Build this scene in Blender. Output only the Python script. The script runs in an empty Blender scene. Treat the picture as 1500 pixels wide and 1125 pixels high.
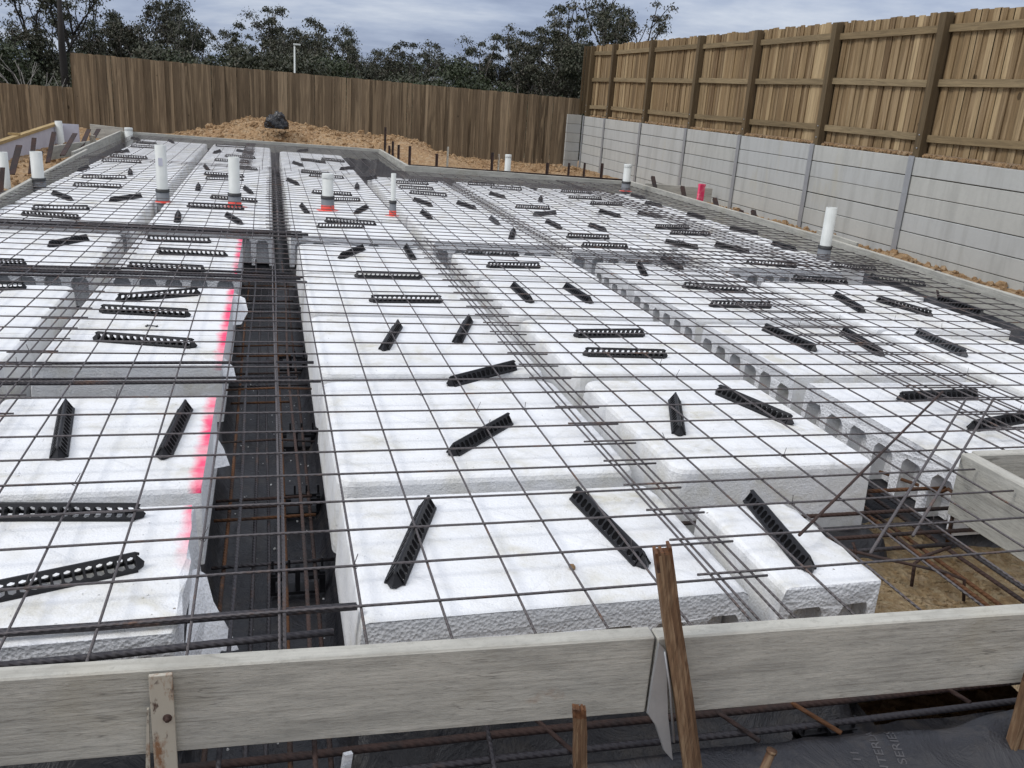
import bpy, math, random
from mathutils import Vector, Matrix, noise
import numpy as np
R=random.Random(11)
sc=bpy.context.scene; col=sc.collection
rad=math.radians
# ------------------------------------------------------------------ helpers
def W(x,y): return y*(1-.015*x)          # the site set-out is slightly out of square
def tag(o,label=None,cat=None,group=None,kind=None):
    if label: o['label']=label
    if cat: o['category']=cat
    if group: o['group']=group
    if kind: o['kind']=kind
    return o
def empty(name,loc,label=None,cat=None,group=None,rz=0):
    o=bpy.data.objects.new(name,None); col.objects.link(o); o.location=loc; o.rotation_euler=(0,0,rz); o.empty_display_size=.1
    return tag(o,label,cat,group)
class MB:
    def __init__(s): s.v=[];s.f=[];s.r=[];s.sm=[]
    def add(s,vs,fs,r=0.,smooth=False):
        n=len(s.v); s.v+= [tuple(p) for p in vs]; s.f+=[tuple(i+n for i in f) for f in fs]; s.r+=[r]*len(fs); s.sm+=[smooth]*len(fs)
    def box(s,x0,y0,z0,x1,y1,z1,r=0.,M=None):
        vs=[(x,y,z) for x in (x0,x1) for y in (y0,y1) for z in (z0,z1)]
        if M is not None: vs=[M@Vector(p) for p in vs]
        s.add(vs,[(0,1,3,2),(4,6,7,5),(0,4,5,1),(2,3,7,6),(0,2,6,4),(1,5,7,3)],r)
    def hexa(s,b,t,r=0.):   # four bottom + four top points, counter-clockwise
        s.add(list(b)+list(t),[(3,2,1,0),(4,5,6,7)]+[(i,(i+1)%4,4+(i+1)%4,4+i) for i in range(4)],r)
    def tube(s,pts,rad_,n=6,r=0.,caps=True,smooth=True):
        pts=[Vector(p) for p in pts]; rr=rad_ if hasattr(rad_,'__len__') else [rad_]*len(pts)
        vs=[];up=None
        for i,p in enumerate(pts):
            d=(pts[min(i+1,len(pts)-1)]-pts[max(i-1,0)]).normalized()
            a=d.cross(Vector((0,0,1)) if abs(d.z)<.9 else Vector((1,0,0))).normalized(); b=d.cross(a)
            if up is not None and a.dot(up)<0: a=-a;b=-b
            up=a
            for k in range(n):
                t=2*math.pi*k/n; vs.append(p+(a*math.cos(t)+b*math.sin(t))*rr[i])
        fs=[(i*n+k,i*n+(k+1)%n,(i+1)*n+(k+1)%n,(i+1)*n+k) for i in range(len(pts)-1) for k in range(n)]
        if caps: fs+=[tuple(range(n-1,-1,-1)),tuple((len(pts)-1)*n+k for k in range(n))]
        s.add(vs,fs,r,smooth)
    def build(s,name,m,parent=None,loc=(0,0,0),rot=(0,0,0),bevel=0):
        me=bpy.data.meshes.new(name); me.from_pydata(s.v,[],s.f); me.validate(clean_customdata=False)
        me.materials.append(m)
        if len(me.polygons)==len(s.r):
            at=me.attributes.new('rnd','FLOAT','FACE'); at.data.foreach_set('value',s.r)
            me.polygons.foreach_set('use_smooth',s.sm)
        o=bpy.data.objects.new(name,me); col.objects.link(o); o.location=loc; o.rotation_euler=rot
        if parent: o.parent=parent
        if bevel:
            b=o.modifiers.new('bevel','BEVEL'); b.width=bevel; b.segments=2; b.limit_method='ANGLE'; b.angle_limit=rad(40)
        return o
# ------------------------------------------------------------------ materials
def mat(name,base,rough=.7,metal=0.,spec=.5):
    m=bpy.data.materials.new(name); m.use_nodes=True; nt=m.node_tree; b=nt.nodes['Principled BSDF']
    b.inputs['Base Color'].default_value=(*base,1); b.inputs['Roughness'].default_value=rough; b.inputs['Metallic'].default_value=metal
    b.inputs['Specular IOR Level'].default_value=spec
    return m,nt,b
def N(nt,t,**k):
    n=nt.nodes.new(t)
    for a,v in k.items(): setattr(n,a,v)
    return n
def coord(nt,scale=(1,1,1),world=False):
    mp=N(nt,'ShaderNodeMapping'); mp.inputs['Scale'].default_value=scale
    if world: g=N(nt,'ShaderNodeNewGeometry'); nt.links.new(g.outputs['Position'],mp.inputs[0])
    else: g=N(nt,'ShaderNodeTexCoord'); nt.links.new(g.outputs['Object'],mp.inputs[0])
    return mp.outputs[0]
def nz(nt,vec,scale,detail=5,rough=.6,dist=0):
    n=N(nt,'ShaderNodeTexNoise'); n.inputs['Scale'].default_value=scale; n.inputs['Detail'].default_value=detail; n.inputs['Roughness'].default_value=rough; n.inputs['Distortion'].default_value=dist
    nt.links.new(vec,n.inputs['Vector']); return n.outputs['Fac']
def ramp(nt,fac,stops):
    r=N(nt,'ShaderNodeValToRGB'); e=r.color_ramp.elements
    while len(e)<len(stops): e.new(.5)
    for i,(p,c) in enumerate(stops): e[i].position=p; e[i].color=(*c,1) if len(c)==3 else c
    nt.links.new(fac,r.inputs[0]); return r.outputs[0]
def mix(nt,f,a,b,mode='MIX'):
    m=N(nt,'ShaderNodeMix',data_type='RGBA',blend_type=mode)
    for s,v in ((m.inputs[0],f),(m.inputs[6],a),(m.inputs[7],b)):
        if isinstance(v,(int,float)): s.default_value=v
        elif isinstance(v,tuple): s.default_value=(*v,1)
        else: nt.links.new(v,s)
    return m.outputs[2]
def mth(nt,op,a,b=None,c=None):
    m=N(nt,'ShaderNodeMath',operation=op)
    for s,v in zip(m.inputs,(a,b,c)):
        if v is None: continue
        if isinstance(v,(int,float)): s.default_value=v
        else: nt.links.new(v,s)
    return m.outputs[0]
def bump(nt,b,h,strength=.5,dist=.01):
    n=N(nt,'ShaderNodeBump'); n.inputs['Strength'].default_value=strength; n.inputs['Distance'].default_value=dist
    nt.links.new(h,n.inputs['Height']); nt.links.new(n.outputs[0],b.inputs['Normal'])
def attr(nt,name='rnd'):
    a=N(nt,'ShaderNodeAttribute',attribute_name=name); return a.outputs['Fac']
k3=lambda v:(v,v,v)
# polystyrene foam
def foam_mat(name,pink=False):
    m,nt,b=mat(name,(.8,.81,.83),.75,0,.3)
    g=N(nt,'ShaderNodeNewGeometry'); P=g.outputs['Position']
    v1=nz(nt,P,2.3,6,.65); v2=nz(nt,P,9,5,.7,.6)
    sx=coord(nt,(.6,7,1),True); v3=nz(nt,sx,3,5,.65,.8)
    dirt=mth(nt,'MULTIPLY',ramp(nt,v1,[(.42,k3(0)),(.68,k3(1))]),ramp(nt,v2,[(.38,k3(0)),(.66,k3(1))]))
    c=mix(nt,mth(nt,'MULTIPLY',dirt,.9),(.81,.815,.82),(.56,.53,.43))
    c=mix(nt,mth(nt,'MULTIPLY',ramp(nt,v3,[(.5,k3(0)),(.7,k3(1))]),.13),c,(.54,.53,.48))
    # small specks of soil
    vo=N(nt,'ShaderNodeTexVoronoi'); vo.inputs['Scale'].default_value=9; nt.links.new(P,vo.inputs['Vector'])
    sp=mth(nt,'LESS_THAN',vo.outputs['Distance'],.035); pick=N(nt,'ShaderNodeSeparateColor'); nt.links.new(vo.outputs['Color'],pick.inputs[0])
    sp=mth(nt,'MULTIPLY',sp,mth(nt,'GREATER_THAN',pick.outputs[0],.6))
    c=mix(nt,mth(nt,'MULTIPLY',sp,.8),c,(.16,.12,.08))
    if pink:
        s=N(nt,'ShaderNodeSeparateXYZ'); nt.links.new(P,s.inputs[0])
        e=mth(nt,'ADD',s.outputs[0],mth(nt,'MULTIPLY',mth(nt,'SUBTRACT',v2,.5),.07))
        f1=N(nt,'ShaderNodeMapRange',interpolation_type='SMOOTHSTEP'); nt.links.new(e,f1.inputs[0]); f1.inputs[1].default_value=-.487;f1.inputs[2].default_value=-.445
        pl=mth(nt,'GREATER_THAN',s.outputs[2],-.075)
        n1=ramp(nt,nz(nt,coord(nt,(.3,1,1),True),5,3),[(.33,k3(.35)),(.55,k3(1))])
        fy_=N(nt,'ShaderNodeMapRange'); nt.links.new(s.outputs[1],fy_.inputs[0]); fy_.inputs[1].default_value=.3; fy_.inputs[2].default_value=.62
        f=mth(nt,'MULTIPLY',mth(nt,'MULTIPLY',mth(nt,'MULTIPLY',f1.outputs[0],pl),n1),fy_.outputs[0])
        c=mix(nt,f,c,(.95,.09,.2))
    nt.links.new(c,b.inputs['Base Color'])
    ns=N(nt,'ShaderNodeSeparateXYZ'); nt.links.new(g.outputs['Normal'],ns.inputs[0])
    bd=N(nt,'ShaderNodeTexVoronoi'); bd.inputs['Scale'].default_value=130; nt.links.new(P,bd.inputs['Vector'])
    rough=nz(nt,P,45,4,.7)
    h=mth(nt,'ADD',mth(nt,'MULTIPLY',bd.outputs['Distance'],.25),mth(nt,'MULTIPLY',rough,.8))
    # moulded marks: faint diagonal grooves across the tops
    wv=N(nt,'ShaderNodeTexWave',bands_direction='DIAGONAL'); wv.inputs['Scale'].default_value=.9; wv.inputs['Distortion'].default_value=0; nt.links.new(coord(nt,(1,1,0),True),wv.inputs['Vector'])
    gr=ramp(nt,wv.outputs['Fac'],[(.975,k3(0)),(.995,k3(1))])
    wv2=N(nt,'ShaderNodeTexWave',bands_direction='DIAGONAL'); wv2.inputs['Scale'].default_value=.9; nt.links.new(coord(nt,(1,-1,0),True),wv2.inputs['Vector'])
    gr2=ramp(nt,wv2.outputs['Fac'],[(.975,k3(0)),(.995,k3(1))])
    h=mth(nt,'ADD',h,mth(nt,'MULTIPLY',mth(nt,'ADD',gr,gr2),.5))
    bump(nt,b,h,.8,.006)
    return m
FOAM=foam_mat('foam'); FOAMP=foam_mat('foam_pink',True)
def foam_cut():
    m,nt,b=mat('foam_cut',(.7,.71,.73),.9,0,.2)
    P=coord(nt,(1,1,1),True)
    bd=N(nt,'ShaderNodeTexVoronoi'); bd.inputs['Scale'].default_value=95; nt.links.new(P,bd.inputs['Vector'])
    n1=nz(nt,P,30,5,.75)
    c=mix(nt,ramp(nt,n1,[(.35,k3(0)),(.65,k3(1))]),(.7,.71,.725),(.78,.785,.8)); nt.links.new(c,b.inputs['Base Color'])
    bump(nt,b,mth(nt,'ADD',bd.outputs['Distance'],mth(nt,'MULTIPLY',n1,1.1)),.6,.007); return m
FCUT=foam_cut()
def steel(name,c1,c2,amt,rib=260,axis='Z',r=.55):
    m,nt,b=mat(name,c1,r,.35,.4)
    P=coord(nt,(1,1,1),True)
    n=nz(nt,P,4.5,6,.75); c=mix(nt,ramp(nt,n,[(amt-.04,k3(0)),(amt+.1,k3(1))]),c1,c2)
    n2=nz(nt,P,60,3); c=mix(nt,mth(nt,'MULTIPLY',n2,.5),c,(.03,.027,.028)); nt.links.new(c,b.inputs['Base Color'])
    w=N(nt,'ShaderNodeTexWave',bands_direction='DIAGONAL'); w.inputs['Scale'].default_value=rib*.11; w.inputs['Distortion'].default_value=.5; nt.links.new(P,w.inputs['Vector'])
    bump(nt,b,w.outputs['Fac'],.6,.003); return m
MESHM=steel('mesh_steel',(.135,.12,.12),(.21,.115,.07),.6)
BARM=steel('bar_steel',(.06,.055,.06),(.13,.07,.045),.6)
RUST=steel('rusty_steel',(.19,.085,.035),(.075,.05,.04),.5,r=.85)
RUST2=steel('dark_rust',(.085,.05,.04),(.05,.04,.038),.5,r=.85)
def wood(name,cols,scale=(1,1,.06),rough=.85,sat=1,bs=.5,noise_s=30,weather=None,wworld=False):
    m,nt,b=mat(name,cols[0],rough,0,.2)
    P=coord(nt,scale,wworld); rr=attr(nt)
    off=N(nt,'ShaderNodeVectorMath',operation='ADD'); nt.links.new(P,off.inputs[0])
    cb=N(nt,'ShaderNodeCombineXYZ'); nt.links.new(mth(nt,'MULTIPLY',rr,37.),cb.inputs[0]); nt.links.new(mth(nt,'MULTIPLY',rr,19.),cb.inputs[2]); nt.links.new(cb.outputs[0],off.inputs[1])
    g=nz(nt,off.outputs[0],noise_s,6,.7,1.2); big=nz(nt,off.outputs[0],noise_s*.12,3,.5)
    mid=nz(nt,off.outputs[0],noise_s*.42,4,.65,.6)
    tone=ramp(nt,rr,[(0,cols[0]),(.35,cols[1]),(.7,cols[2]),(1,cols[3])])
    c=mix(nt,ramp(nt,g,[(.3,k3(0)),(.7,k3(1))]),mix(nt,.55,tone,(.02,.014,.01)),tone)
    c=mix(nt,mth(nt,'MULTIPLY',ramp(nt,big,[(.5,k3(0)),(.75,k3(1))]),.35),c,(.06,.045,.03))
    c=mix(nt,mth(nt,'MULTIPLY',ramp(nt,mid,[(.5,k3(0)),(.6,k3(1))]),.4),c,mix(nt,.5,tone,(.6,.46,.29)) if weather else c)
    if weather: 
        kn=N(nt,'ShaderNodeTexVoronoi'); kn.inputs['Scale'].default_value=2.2; q=coord(nt,(1,1,.6),wworld); nt.links.new(q,kn.inputs['Vector'])
        k=mth(nt,'LESS_THAN',kn.outputs['Distance'],.055); c=mix(nt,mth(nt,'MULTIPLY',k,.7),c,(.03,.02,.012))
    nt.links.new(c,b.inputs['Base Color']); bump(nt,b,g,bs,.004); return m
PAL_R=wood('paling_right',[(.19,.12,.06),(.36,.25,.13),(.26,.175,.09),(.58,.43,.24)],(1,1,.05),weather=1)
PAL_B=wood('paling_back',[(.125,.092,.058),(.235,.175,.112),(.17,.126,.08),(.32,.245,.16)],(1,1,.05),weather=1)
POST=wood('fence_post',[(.14,.1,.055),(.17,.125,.07),(.11,.078,.043),(.19,.135,.075)],(1,1,.06))
RAIL=wood('fence_rail',[(.27,.2,.11),(.34,.26,.15),(.24,.18,.1),(.3,.22,.12)],(1,.06,1))
STAKE=wood('old_stake',[(.12,.065,.038),(.27,.17,.1),(.19,.11,.062),(.37,.26,.165)],(1,1,.08),noise_s=75,bs=1,weather=1)
NEWT=wood('new_timber',[(.5,.36,.17),(.56,.42,.22),(.46,.33,.16),(.6,.45,.25)],(1,.06,1))
def board_mat():
    m,nt,b=mat('formwork_board',(.36,.35,.32),.85,0,.25)
    P=coord(nt,(.7,1,3.4)); Q=coord(nt,(1,1,1)); S=coord(nt,(.05,1,2.6))
    a=nz(nt,P,5,9,.75,.15); d=nz(nt,P,42,6,.8,.1); big=nz(nt,Q,1.6,4,.6); g=nz(nt,S,48,4,.6)
    c=mix(nt,ramp(nt,a,[(.36,k3(0)),(.6,k3(1))]),(.31,.305,.275),(.47,.46,.41))
    c=mix(nt,mth(nt,'MULTIPLY',ramp(nt,d,[(.52,k3(0)),(.66,k3(1))]),.5),c,(.16,.158,.14))
    c=mix(nt,mth(nt,'MULTIPLY',ramp(nt,g,[(.53,k3(0)),(.66,k3(1))]),.45),c,(.53,.52,.465))
    c=mix(nt,mth(nt,'MULTIPLY',ramp(nt,g,[(.34,k3(1)),(.46,k3(0))]),.45),c,(.2,.19,.165))
    c=mix(nt,mth(nt,'MULTIPLY',ramp(nt,big,[(.55,k3(0)),(.75,k3(1))]),.5),c,(.27,.235,.15))
    rs=nz(nt,Q,2.9,5,.7); c=mix(nt,mth(nt,'MULTIPLY',ramp(nt,rs,[(.68,k3(0)),(.76,k3(1))]),.5),c,(.24,.13,.07))
    kv=N(nt,'ShaderNodeTexVoronoi'); kv.inputs['Scale'].default_value=2.6; nt.links.new(coord(nt,(.6,1,1.6)),kv.inputs['Vector'])
    ks=N(nt,'ShaderNodeSeparateColor'); nt.links.new(kv.outputs['Color'],ks.inputs[0])
    kd=mth(nt,'MULTIPLY',ramp(nt,mth(nt,'ADD',kv.outputs['Distance'],mth(nt,'MULTIPLY',d,.06)),[(.05,k3(1)),(.11,k3(0))]),mth(nt,'GREATER_THAN',ks.outputs[0],.72))
    c=mix(nt,mth(nt,'MULTIPLY',kd,.6),c,(.13,.11,.08))
    ck=nz(nt,coord(nt,(.5,1,9)),5,3,.5,.4); crk=ramp(nt,ck,[(.485,k3(0)),(.5,k3(1)),(.515,k3(0))]); crk=mth(nt,'MULTIPLY',crk,ramp(nt,big,[(.5,k3(0)),(.56,k3(1))]))
    c=mix(nt,mth(nt,'MULTIPLY',crk,.55),c,(.08,.078,.07))
    spl=ramp(nt,nz(nt,Q,26,5,.7),[(.66,k3(0)),(.7,k3(1))]); c=mix(nt,mth(nt,'MULTIPLY',spl,.5),c,(.56,.55,.5))
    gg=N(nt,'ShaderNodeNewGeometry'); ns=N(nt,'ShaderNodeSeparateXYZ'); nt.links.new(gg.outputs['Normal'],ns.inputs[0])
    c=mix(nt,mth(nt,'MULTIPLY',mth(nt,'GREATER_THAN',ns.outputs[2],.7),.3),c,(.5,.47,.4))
    nt.links.new(c,b.inputs['Base Color']); bump(nt,b,mth(nt,'ADD',a,mth(nt,'MULTIPLY',d,.6)),.6,.006); return m
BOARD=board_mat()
def concrete():
    m,nt,b=mat('sleeper_concrete',(.3,.31,.3),.9,0,.2); rr=attr(nt)
    P=coord(nt,(1,1,1),True); a=nz(nt,P,1.3,5,.6); d=nz(nt,P,25,5,.7); st=nz(nt,coord(nt,(1,1,.25),True),4,4,.6)
    c=mix(nt,a,(.42,.42,.385),(.56,.56,.52)); c=mix(nt,mth(nt,'MULTIPLY',d,.3),c,(.2,.2,.19))
    c=mix(nt,mth(nt,'MULTIPLY',rr,.5),c,(.43,.45,.46))
    c=mix(nt,mth(nt,'MULTIPLY',ramp(nt,st,[(.6,k3(0)),(.75,k3(1))]),.35),c,(.4,.36,.24))
    nt.links.new(c,b.inputs['Base Color']); s2=nz(nt,coord(nt,(1,2.5,.35),True),2.2,5,.6); c=mix(nt,mth(nt,'MULTIPLY',ramp(nt,s2,[(.48,k3(0)),(.7,k3(1))]),.45),c,(.27,.27,.25)); nt.links.new(c,b.inputs['Base Color']); bump(nt,b,mth(nt,'ADD',d,a),.35,.004); return m
CONC=concrete()
def soil(name,c1,c2,c3,sc_=1):
    m,nt,b=mat(name,c1,.95,0,.1); P=coord(nt,(sc_,)*3,True)
    a=nz(nt,P,1.7,6,.6); d=nz(nt,P,14,6,.75); v=N(nt,'ShaderNodeTexVoronoi'); v.inputs['Scale'].default_value=17; nt.links.new(P,v.inputs['Vector'])
    c=mix(nt,ramp(nt,a,[(.35,k3(0)),(.65,k3(1))]),c1,c2); c=mix(nt,ramp(nt,d,[(.45,k3(0)),(.7,k3(1))]),c,c3)
    s=N(nt,'ShaderNodeSeparateColor'); nt.links.new(v.outputs['Color'],s.inputs[0]); c=mix(nt,mth(nt,'MULTIPLY',mth(nt,'GREATER_THAN',s.outputs[0],.8),.5),c,(.5,.38,.25))
    nt.links.new(c,b.inputs['Base Color']); bump(nt,b,mth(nt,'ADD',d,mth(nt,'MULTIPLY',v.outputs['Distance'],.8)),1,.05); return m
SOIL=soil('orange_soil',(.4,.26,.14),(.3,.18,.095),(.52,.37,.22))
SAND=soil('wet_sand',(.42,.3,.165),(.33,.22,.115),(.56,.46,.3),1.8)
def grassy():
    m,nt,b=mat('grass_soil',(.06,.07,.03),.95); P=coord(nt,(1,1,1),True); c=mix(nt,nz(nt,P,.3,6),(.04,.055,.02),(.1,.09,.045)); nt.links.new(c,b.inputs['Base Color']); return m
def poly(name,c,rough,bs):
    m,nt,b=mat(name,c,rough,0,.5); P=coord(nt,(1,1,1),True); a=nz(nt,P,5,6,.65,1.5); d=nz(nt,P,40,4)
    cc=mix(nt,mth(nt,'MULTIPLY',ramp(nt,nz(nt,P,9,5,.7),[(.5,k3(0)),(.75,k3(1))]),.5),c,(.09,.075,.06)); nt.links.new(cc,b.inputs['Base Color'])
    bump(nt,b,mth(nt,'ADD',a,mth(nt,'MULTIPLY',d,.1)),bs,.03); return m
MEMB=poly('black_membrane',(.022,.022,.026),.42,.6)
BAGM=poly('black_bag',(.012,.012,.014),.25,.8)
CHM,_nt,_b=mat('black_plastic',(.011,.011,.013),.5,0,.35)
CHG,_nt,_b=mat('faded_plastic',(.05,.053,.058),.55,0,.5)
PVC,_nt,_b=mat('white_pvc',(.6,.62,.59),.5,0,.4)
_c=mix(_nt,nz(_nt,coord(_nt,(1,1,1),True),9,5,.6),(.5,.52,.49),(.7,.71,.68)); _nt.links.new(_c,_b.inputs['Base Color'])
SLV,_nt,_b=mat('grey_sleeve',(.16,.17,.185),.6)
RUB,_nt,_b=mat('black_rubber',(.03,.03,.03),.6)
REDP,_nt,_b=mat('red_spray',(.75,.08,.05),.7)
_c=mix(_nt,ramp(_nt,nz(_nt,coord(_nt,(1,1,1),True),22,4),[(.42,k3(0)),(.55,k3(1))]),(.74,.55,.52),(.8,.08,.05)); _nt.links.new(_c,_b.inputs['Base Color'])
REDS,_nt,_b=mat('red_paint',(.8,.07,.045),.6)
PINK,_nt,_b=mat('pink_paint',(.85,.06,.16),.7)
_c=mix(_nt,ramp(_nt,nz(_nt,coord(_nt,(1,1,1),True),12,4),[(.5,k3(0)),(.7,k3(1))]),(.85,.05,.15),(.9,.3,.35)); _nt.links.new(_c,_b.inputs['Base Color'])
GALV,_nt,_b=mat('galvanised',(.42,.44,.45),.5,.5)
_c=mix(_nt,nz(_nt,coord(_nt,(1,1,1),True),14,5,.7),(.3,.31,.32),(.46,.47,.48)); _nt.links.new(_c,_b.inputs['Base Color'])
LILAC,_nt,_b=mat('pale_lining',(.5,.5,.58),.5)
_c=mix(_nt,nz(_nt,coord(_nt,(1,1,1),True),5,6,.7),(.36,.36,.43),(.66,.66,.72)); _nt.links.new(_c,_b.inputs['Base Color'])
def painted(name):
    m,nt,b=mat(name,(.4,.37,.3),.75,.1); P=coord(nt,(1,1,.5),True); a=nz(nt,P,13,6,.7); d=nz(nt,P,50,4)
    c=mix(nt,ramp(nt,a,[(.5,k3(0)),(.6,k3(1))]),(.44,.41,.34),(.23,.12,.06)); c=mix(nt,ramp(nt,d,[(.6,k3(0)),(.7,k3(1))]),c,(.07,.04,.03))
    nt.links.new(c,b.inputs['Base Color']); bump(nt,b,a,.6,.004); return m
BRK=painted('spattered_steel')
LEAFS=[]
for i,(c1,c2,c3) in enumerate([((.028,.033,.019),(.062,.066,.038),(.11,.09,.066)),((.028,.031,.018),(.056,.058,.034),(.1,.074,.056)),((.026,.036,.015),(.048,.06,.025),(.045,.05,.03))]):
    m,nt,b=mat('leaf_%d'%i,c1,.55,0,.35); c=ramp(nt,attr(nt),[(0,c1),(.6,c2),(1,c3)]); nt.links.new(c,b.inputs['Base Color']); LEAFS.append(m)
BARK,nt_,b_=mat('bark',(.1,.085,.07),.9)
_c=mix(nt_,nz(nt_,coord(nt_,(1,1,.4)),3,5),(.07,.06,.052),(.24,.215,.19)); nt_.links.new(_c,b_.inputs['Base Color'])
PALEB,nt_,b_=mat('pale_bark',(.22,.2,.18),.9)
DARKB,nt_,b_=mat('dark_bark',(.02,.016,.014),.9)
# ------------------------------------------------------------------ ground
def sm(a,b,x):
    t=min(max((x-a)/(b-a),0),1); return t*t*(3-2*t)
def interp(x,tb):
    if x<=tb[0][0]: return tb[0][1]
    for (a,b),(c,d) in zip(tb,tb[1:]):
        if x<=c: return b+(d-b)*(x-a)/(c-a)
    return tb[-1][1]
CREST=[(-2.2,-.1),(-1.6,.06),(-.95,.27),(-.35,.36),(.1,.34),(.4,.3),(1.2,.2),(2.1,.15),(2.7,.15),(3.0,.04),(3.3,-.09),(3.95,-.2),(6.6,-.24)]
def fy(x): return 19.6+(x+4.2)*(17.95-19.6)/(6.6+4.2)      # line of the rear fence
def far_y(x): return 17.38+(x+3.0)*(16.3-17.38)/4.85       # rear formwork
def ground_z(x,y):
    n=noise.noise(Vector((x*1.7,y*1.7,0)))*.03+noise.noise(Vector((x*6,y*6,3)))*.012
    z=-.25+n
    inside=(-3.0<x<5.5 and -.75<y<12.6-.2*(x-1.9)) or (-3.0<x<2.0 and y<far_y(x)+.05 and y>-.75)
    if inside: z=-.78
    elif y<-.55: z=-.5+n
    if x>6.697 and y<fy(x)-.0: z=.885+n*.3
    elif not inside and y>12:
        # spoil heap between rear formwork and fence
        c=interp(x,CREST); d=fy(x)-y
        t=sm(0,1.5,y-(far_y(x) if x<2 else 13.2)) 
        if x>1.9: t=sm(0,3.2,y-13.0)
        k=1-sm(.2,-.4,d) if d<0 else 1
        lump=noise.noise(Vector((x*2.3,y*2.3,5)))*.09+noise.noise(Vector((x*7,y*7,9)))*.025+noise.noise(Vector((x*19,y*19,4)))*.012
        z=-.25+(c+.25+lump*(1 if c>-.15 else .4))*t*k
        if x<1.9 and x>-1.2: z=max(z,-.06+n)
        if d<-.3: z=-.3
    if 5.5<x<=6.697 and y<13: z=-.25+n+.05*sm(6.1,6.6,x)+max(0,noise.noise(Vector((x*3,y*1.3,12))))*.08*sm(6.0,6.5,x)+.02*noise.noise(Vector((x*9,y*9,2)))
    if x<-3.1 and y<17 and not inside: z=-.22+n+.05*noise.noise(Vector((x*5,y*5,1)))
    if x<-4.1 and y>7: z=z-.5*sm(-4.1,-4.5,-(-x)) if False else z-.5*(1-sm(-4.6,-4.15,x))
    if y>21: z=-.8-5.4*sm(21,50,y)
    return z
def axis(a,b,step,far):
    l=list(np.arange(a,b+1e-6,step)); s=step; lo=a;hi=b; L=[];H=[]
    while hi<far: s*=1.35; hi+=s; H.append(hi); lo-=s; L.append(lo)
    return L[::-1]+l+H
gx=sorted(axis(-7,7.6,.075,900)+[6.692,6.698]); gy=axis(-1.6,20.4,.085,900)
me=bpy.data.meshes.new('ground'); nx=len(gx)
vs=[(x,y,ground_z(x,y)) for y in gy for x in gx]
fs=[(j*nx+i,j*nx+i+1,(j+1)*nx+i+1,(j+1)*nx+i) for j in range(len(gy)-1) for i in range(nx-1)]
me.from_pydata(vs,[],fs); me.materials.append(SOIL); me.materials.append(grassy())
for p in me.polygons:
    if p.center.y>21 or abs(p.center.x)>14: p.material_index=1
me.polygons.foreach_set('use_smooth',[True]*len(me.polygons))
go=bpy.data.objects.new('ground',me); col.objects.link(go); tag(go,kind='structure')
# loose clods and stones
def stone(mb,x,y,z,r,rn):
    t=(1+5**.5)/2
    vs=[(-1,t,0),(1,t,0),(-1,-t,0),(1,-t,0),(0,-1,t),(0,1,t),(0,-1,-t),(0,1,-t),(t,0,-1),(t,0,1),(-t,0,-1),(-t,0,1)]
    fs=[(0,11,5),(0,5,1),(0,1,7),(0,7,10),(0,10,11),(1,5,9),(5,11,4),(11,10,2),(10,7,6),(7,1,8),(3,9,4),(3,4,2),(3,2,6),(3,6,8),(3,8,9),(4,9,5),(2,4,11),(6,2,10),(8,6,7),(9,8,1)]
    M=Matrix.Rotation(rn.uniform(0,6),3,Vector((rn.uniform(-1,1),rn.uniform(-1,1),rn.uniform(-1,1))).normalized())
    sx=[rn.uniform(.6,1.3) for _ in range(3)]
    mb.add([Vector((x,y,z))+ (M@Vector([a*b*r*.53*rn.uniform(.8,1.15) for a,b in zip(v,sx)])) for v in vs],fs,rn.random())
rub=MB(); rn=random.Random(5)
for _ in range(4200):
    x=rn.uniform(-2.2,6.5); d=abs(rn.gauss(0,1)); y=fy(x)-.15-abs(rn.gauss(0,1.2))
    if y<(far_y(x)+.1 if x<2 else 13): continue
    r=rn.choice([.008,.012,.016,.022,.012,.03]) if rn.random()<.988 else .075
    stone(rub,x,y,ground_z(x,y)+r*.2,r,rn)
for _ in range(1000):
    x=6.58-abs(rn.gauss(0,.25)) if rn.random()<.6 else rn.uniform(-3.95,-3.1); x=max(x,5.6) if x>0 else x; y=rn.uniform(3,12.5) if x>0 else rn.uniform(7,16.5)
    r=rn.choice([.012,.02,.03,.05,.025]); stone(rub,x,y,ground_z(x,y)+r*.2,r,rn)
tag(rub.build('rubble',SOIL),'orange soil clods and stones scattered over the bare ground','rubble',kind='stuff')
# stony fill along the top of the retaining wall
fil=MB()
for _ in range(1500):
    y=rn.uniform(2.8,17.6); x=rn.uniform(6.66,6.735); r=rn.choice([.012,.018,.026]); 
    stone(fil,x,y,.895+rn.uniform(0,.012),r,rn)
tag(fil.build('stone_fill',SOIL),'stony orange fill in the gap along the top of the retaining wall','stone fill',kind='stuff')
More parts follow.
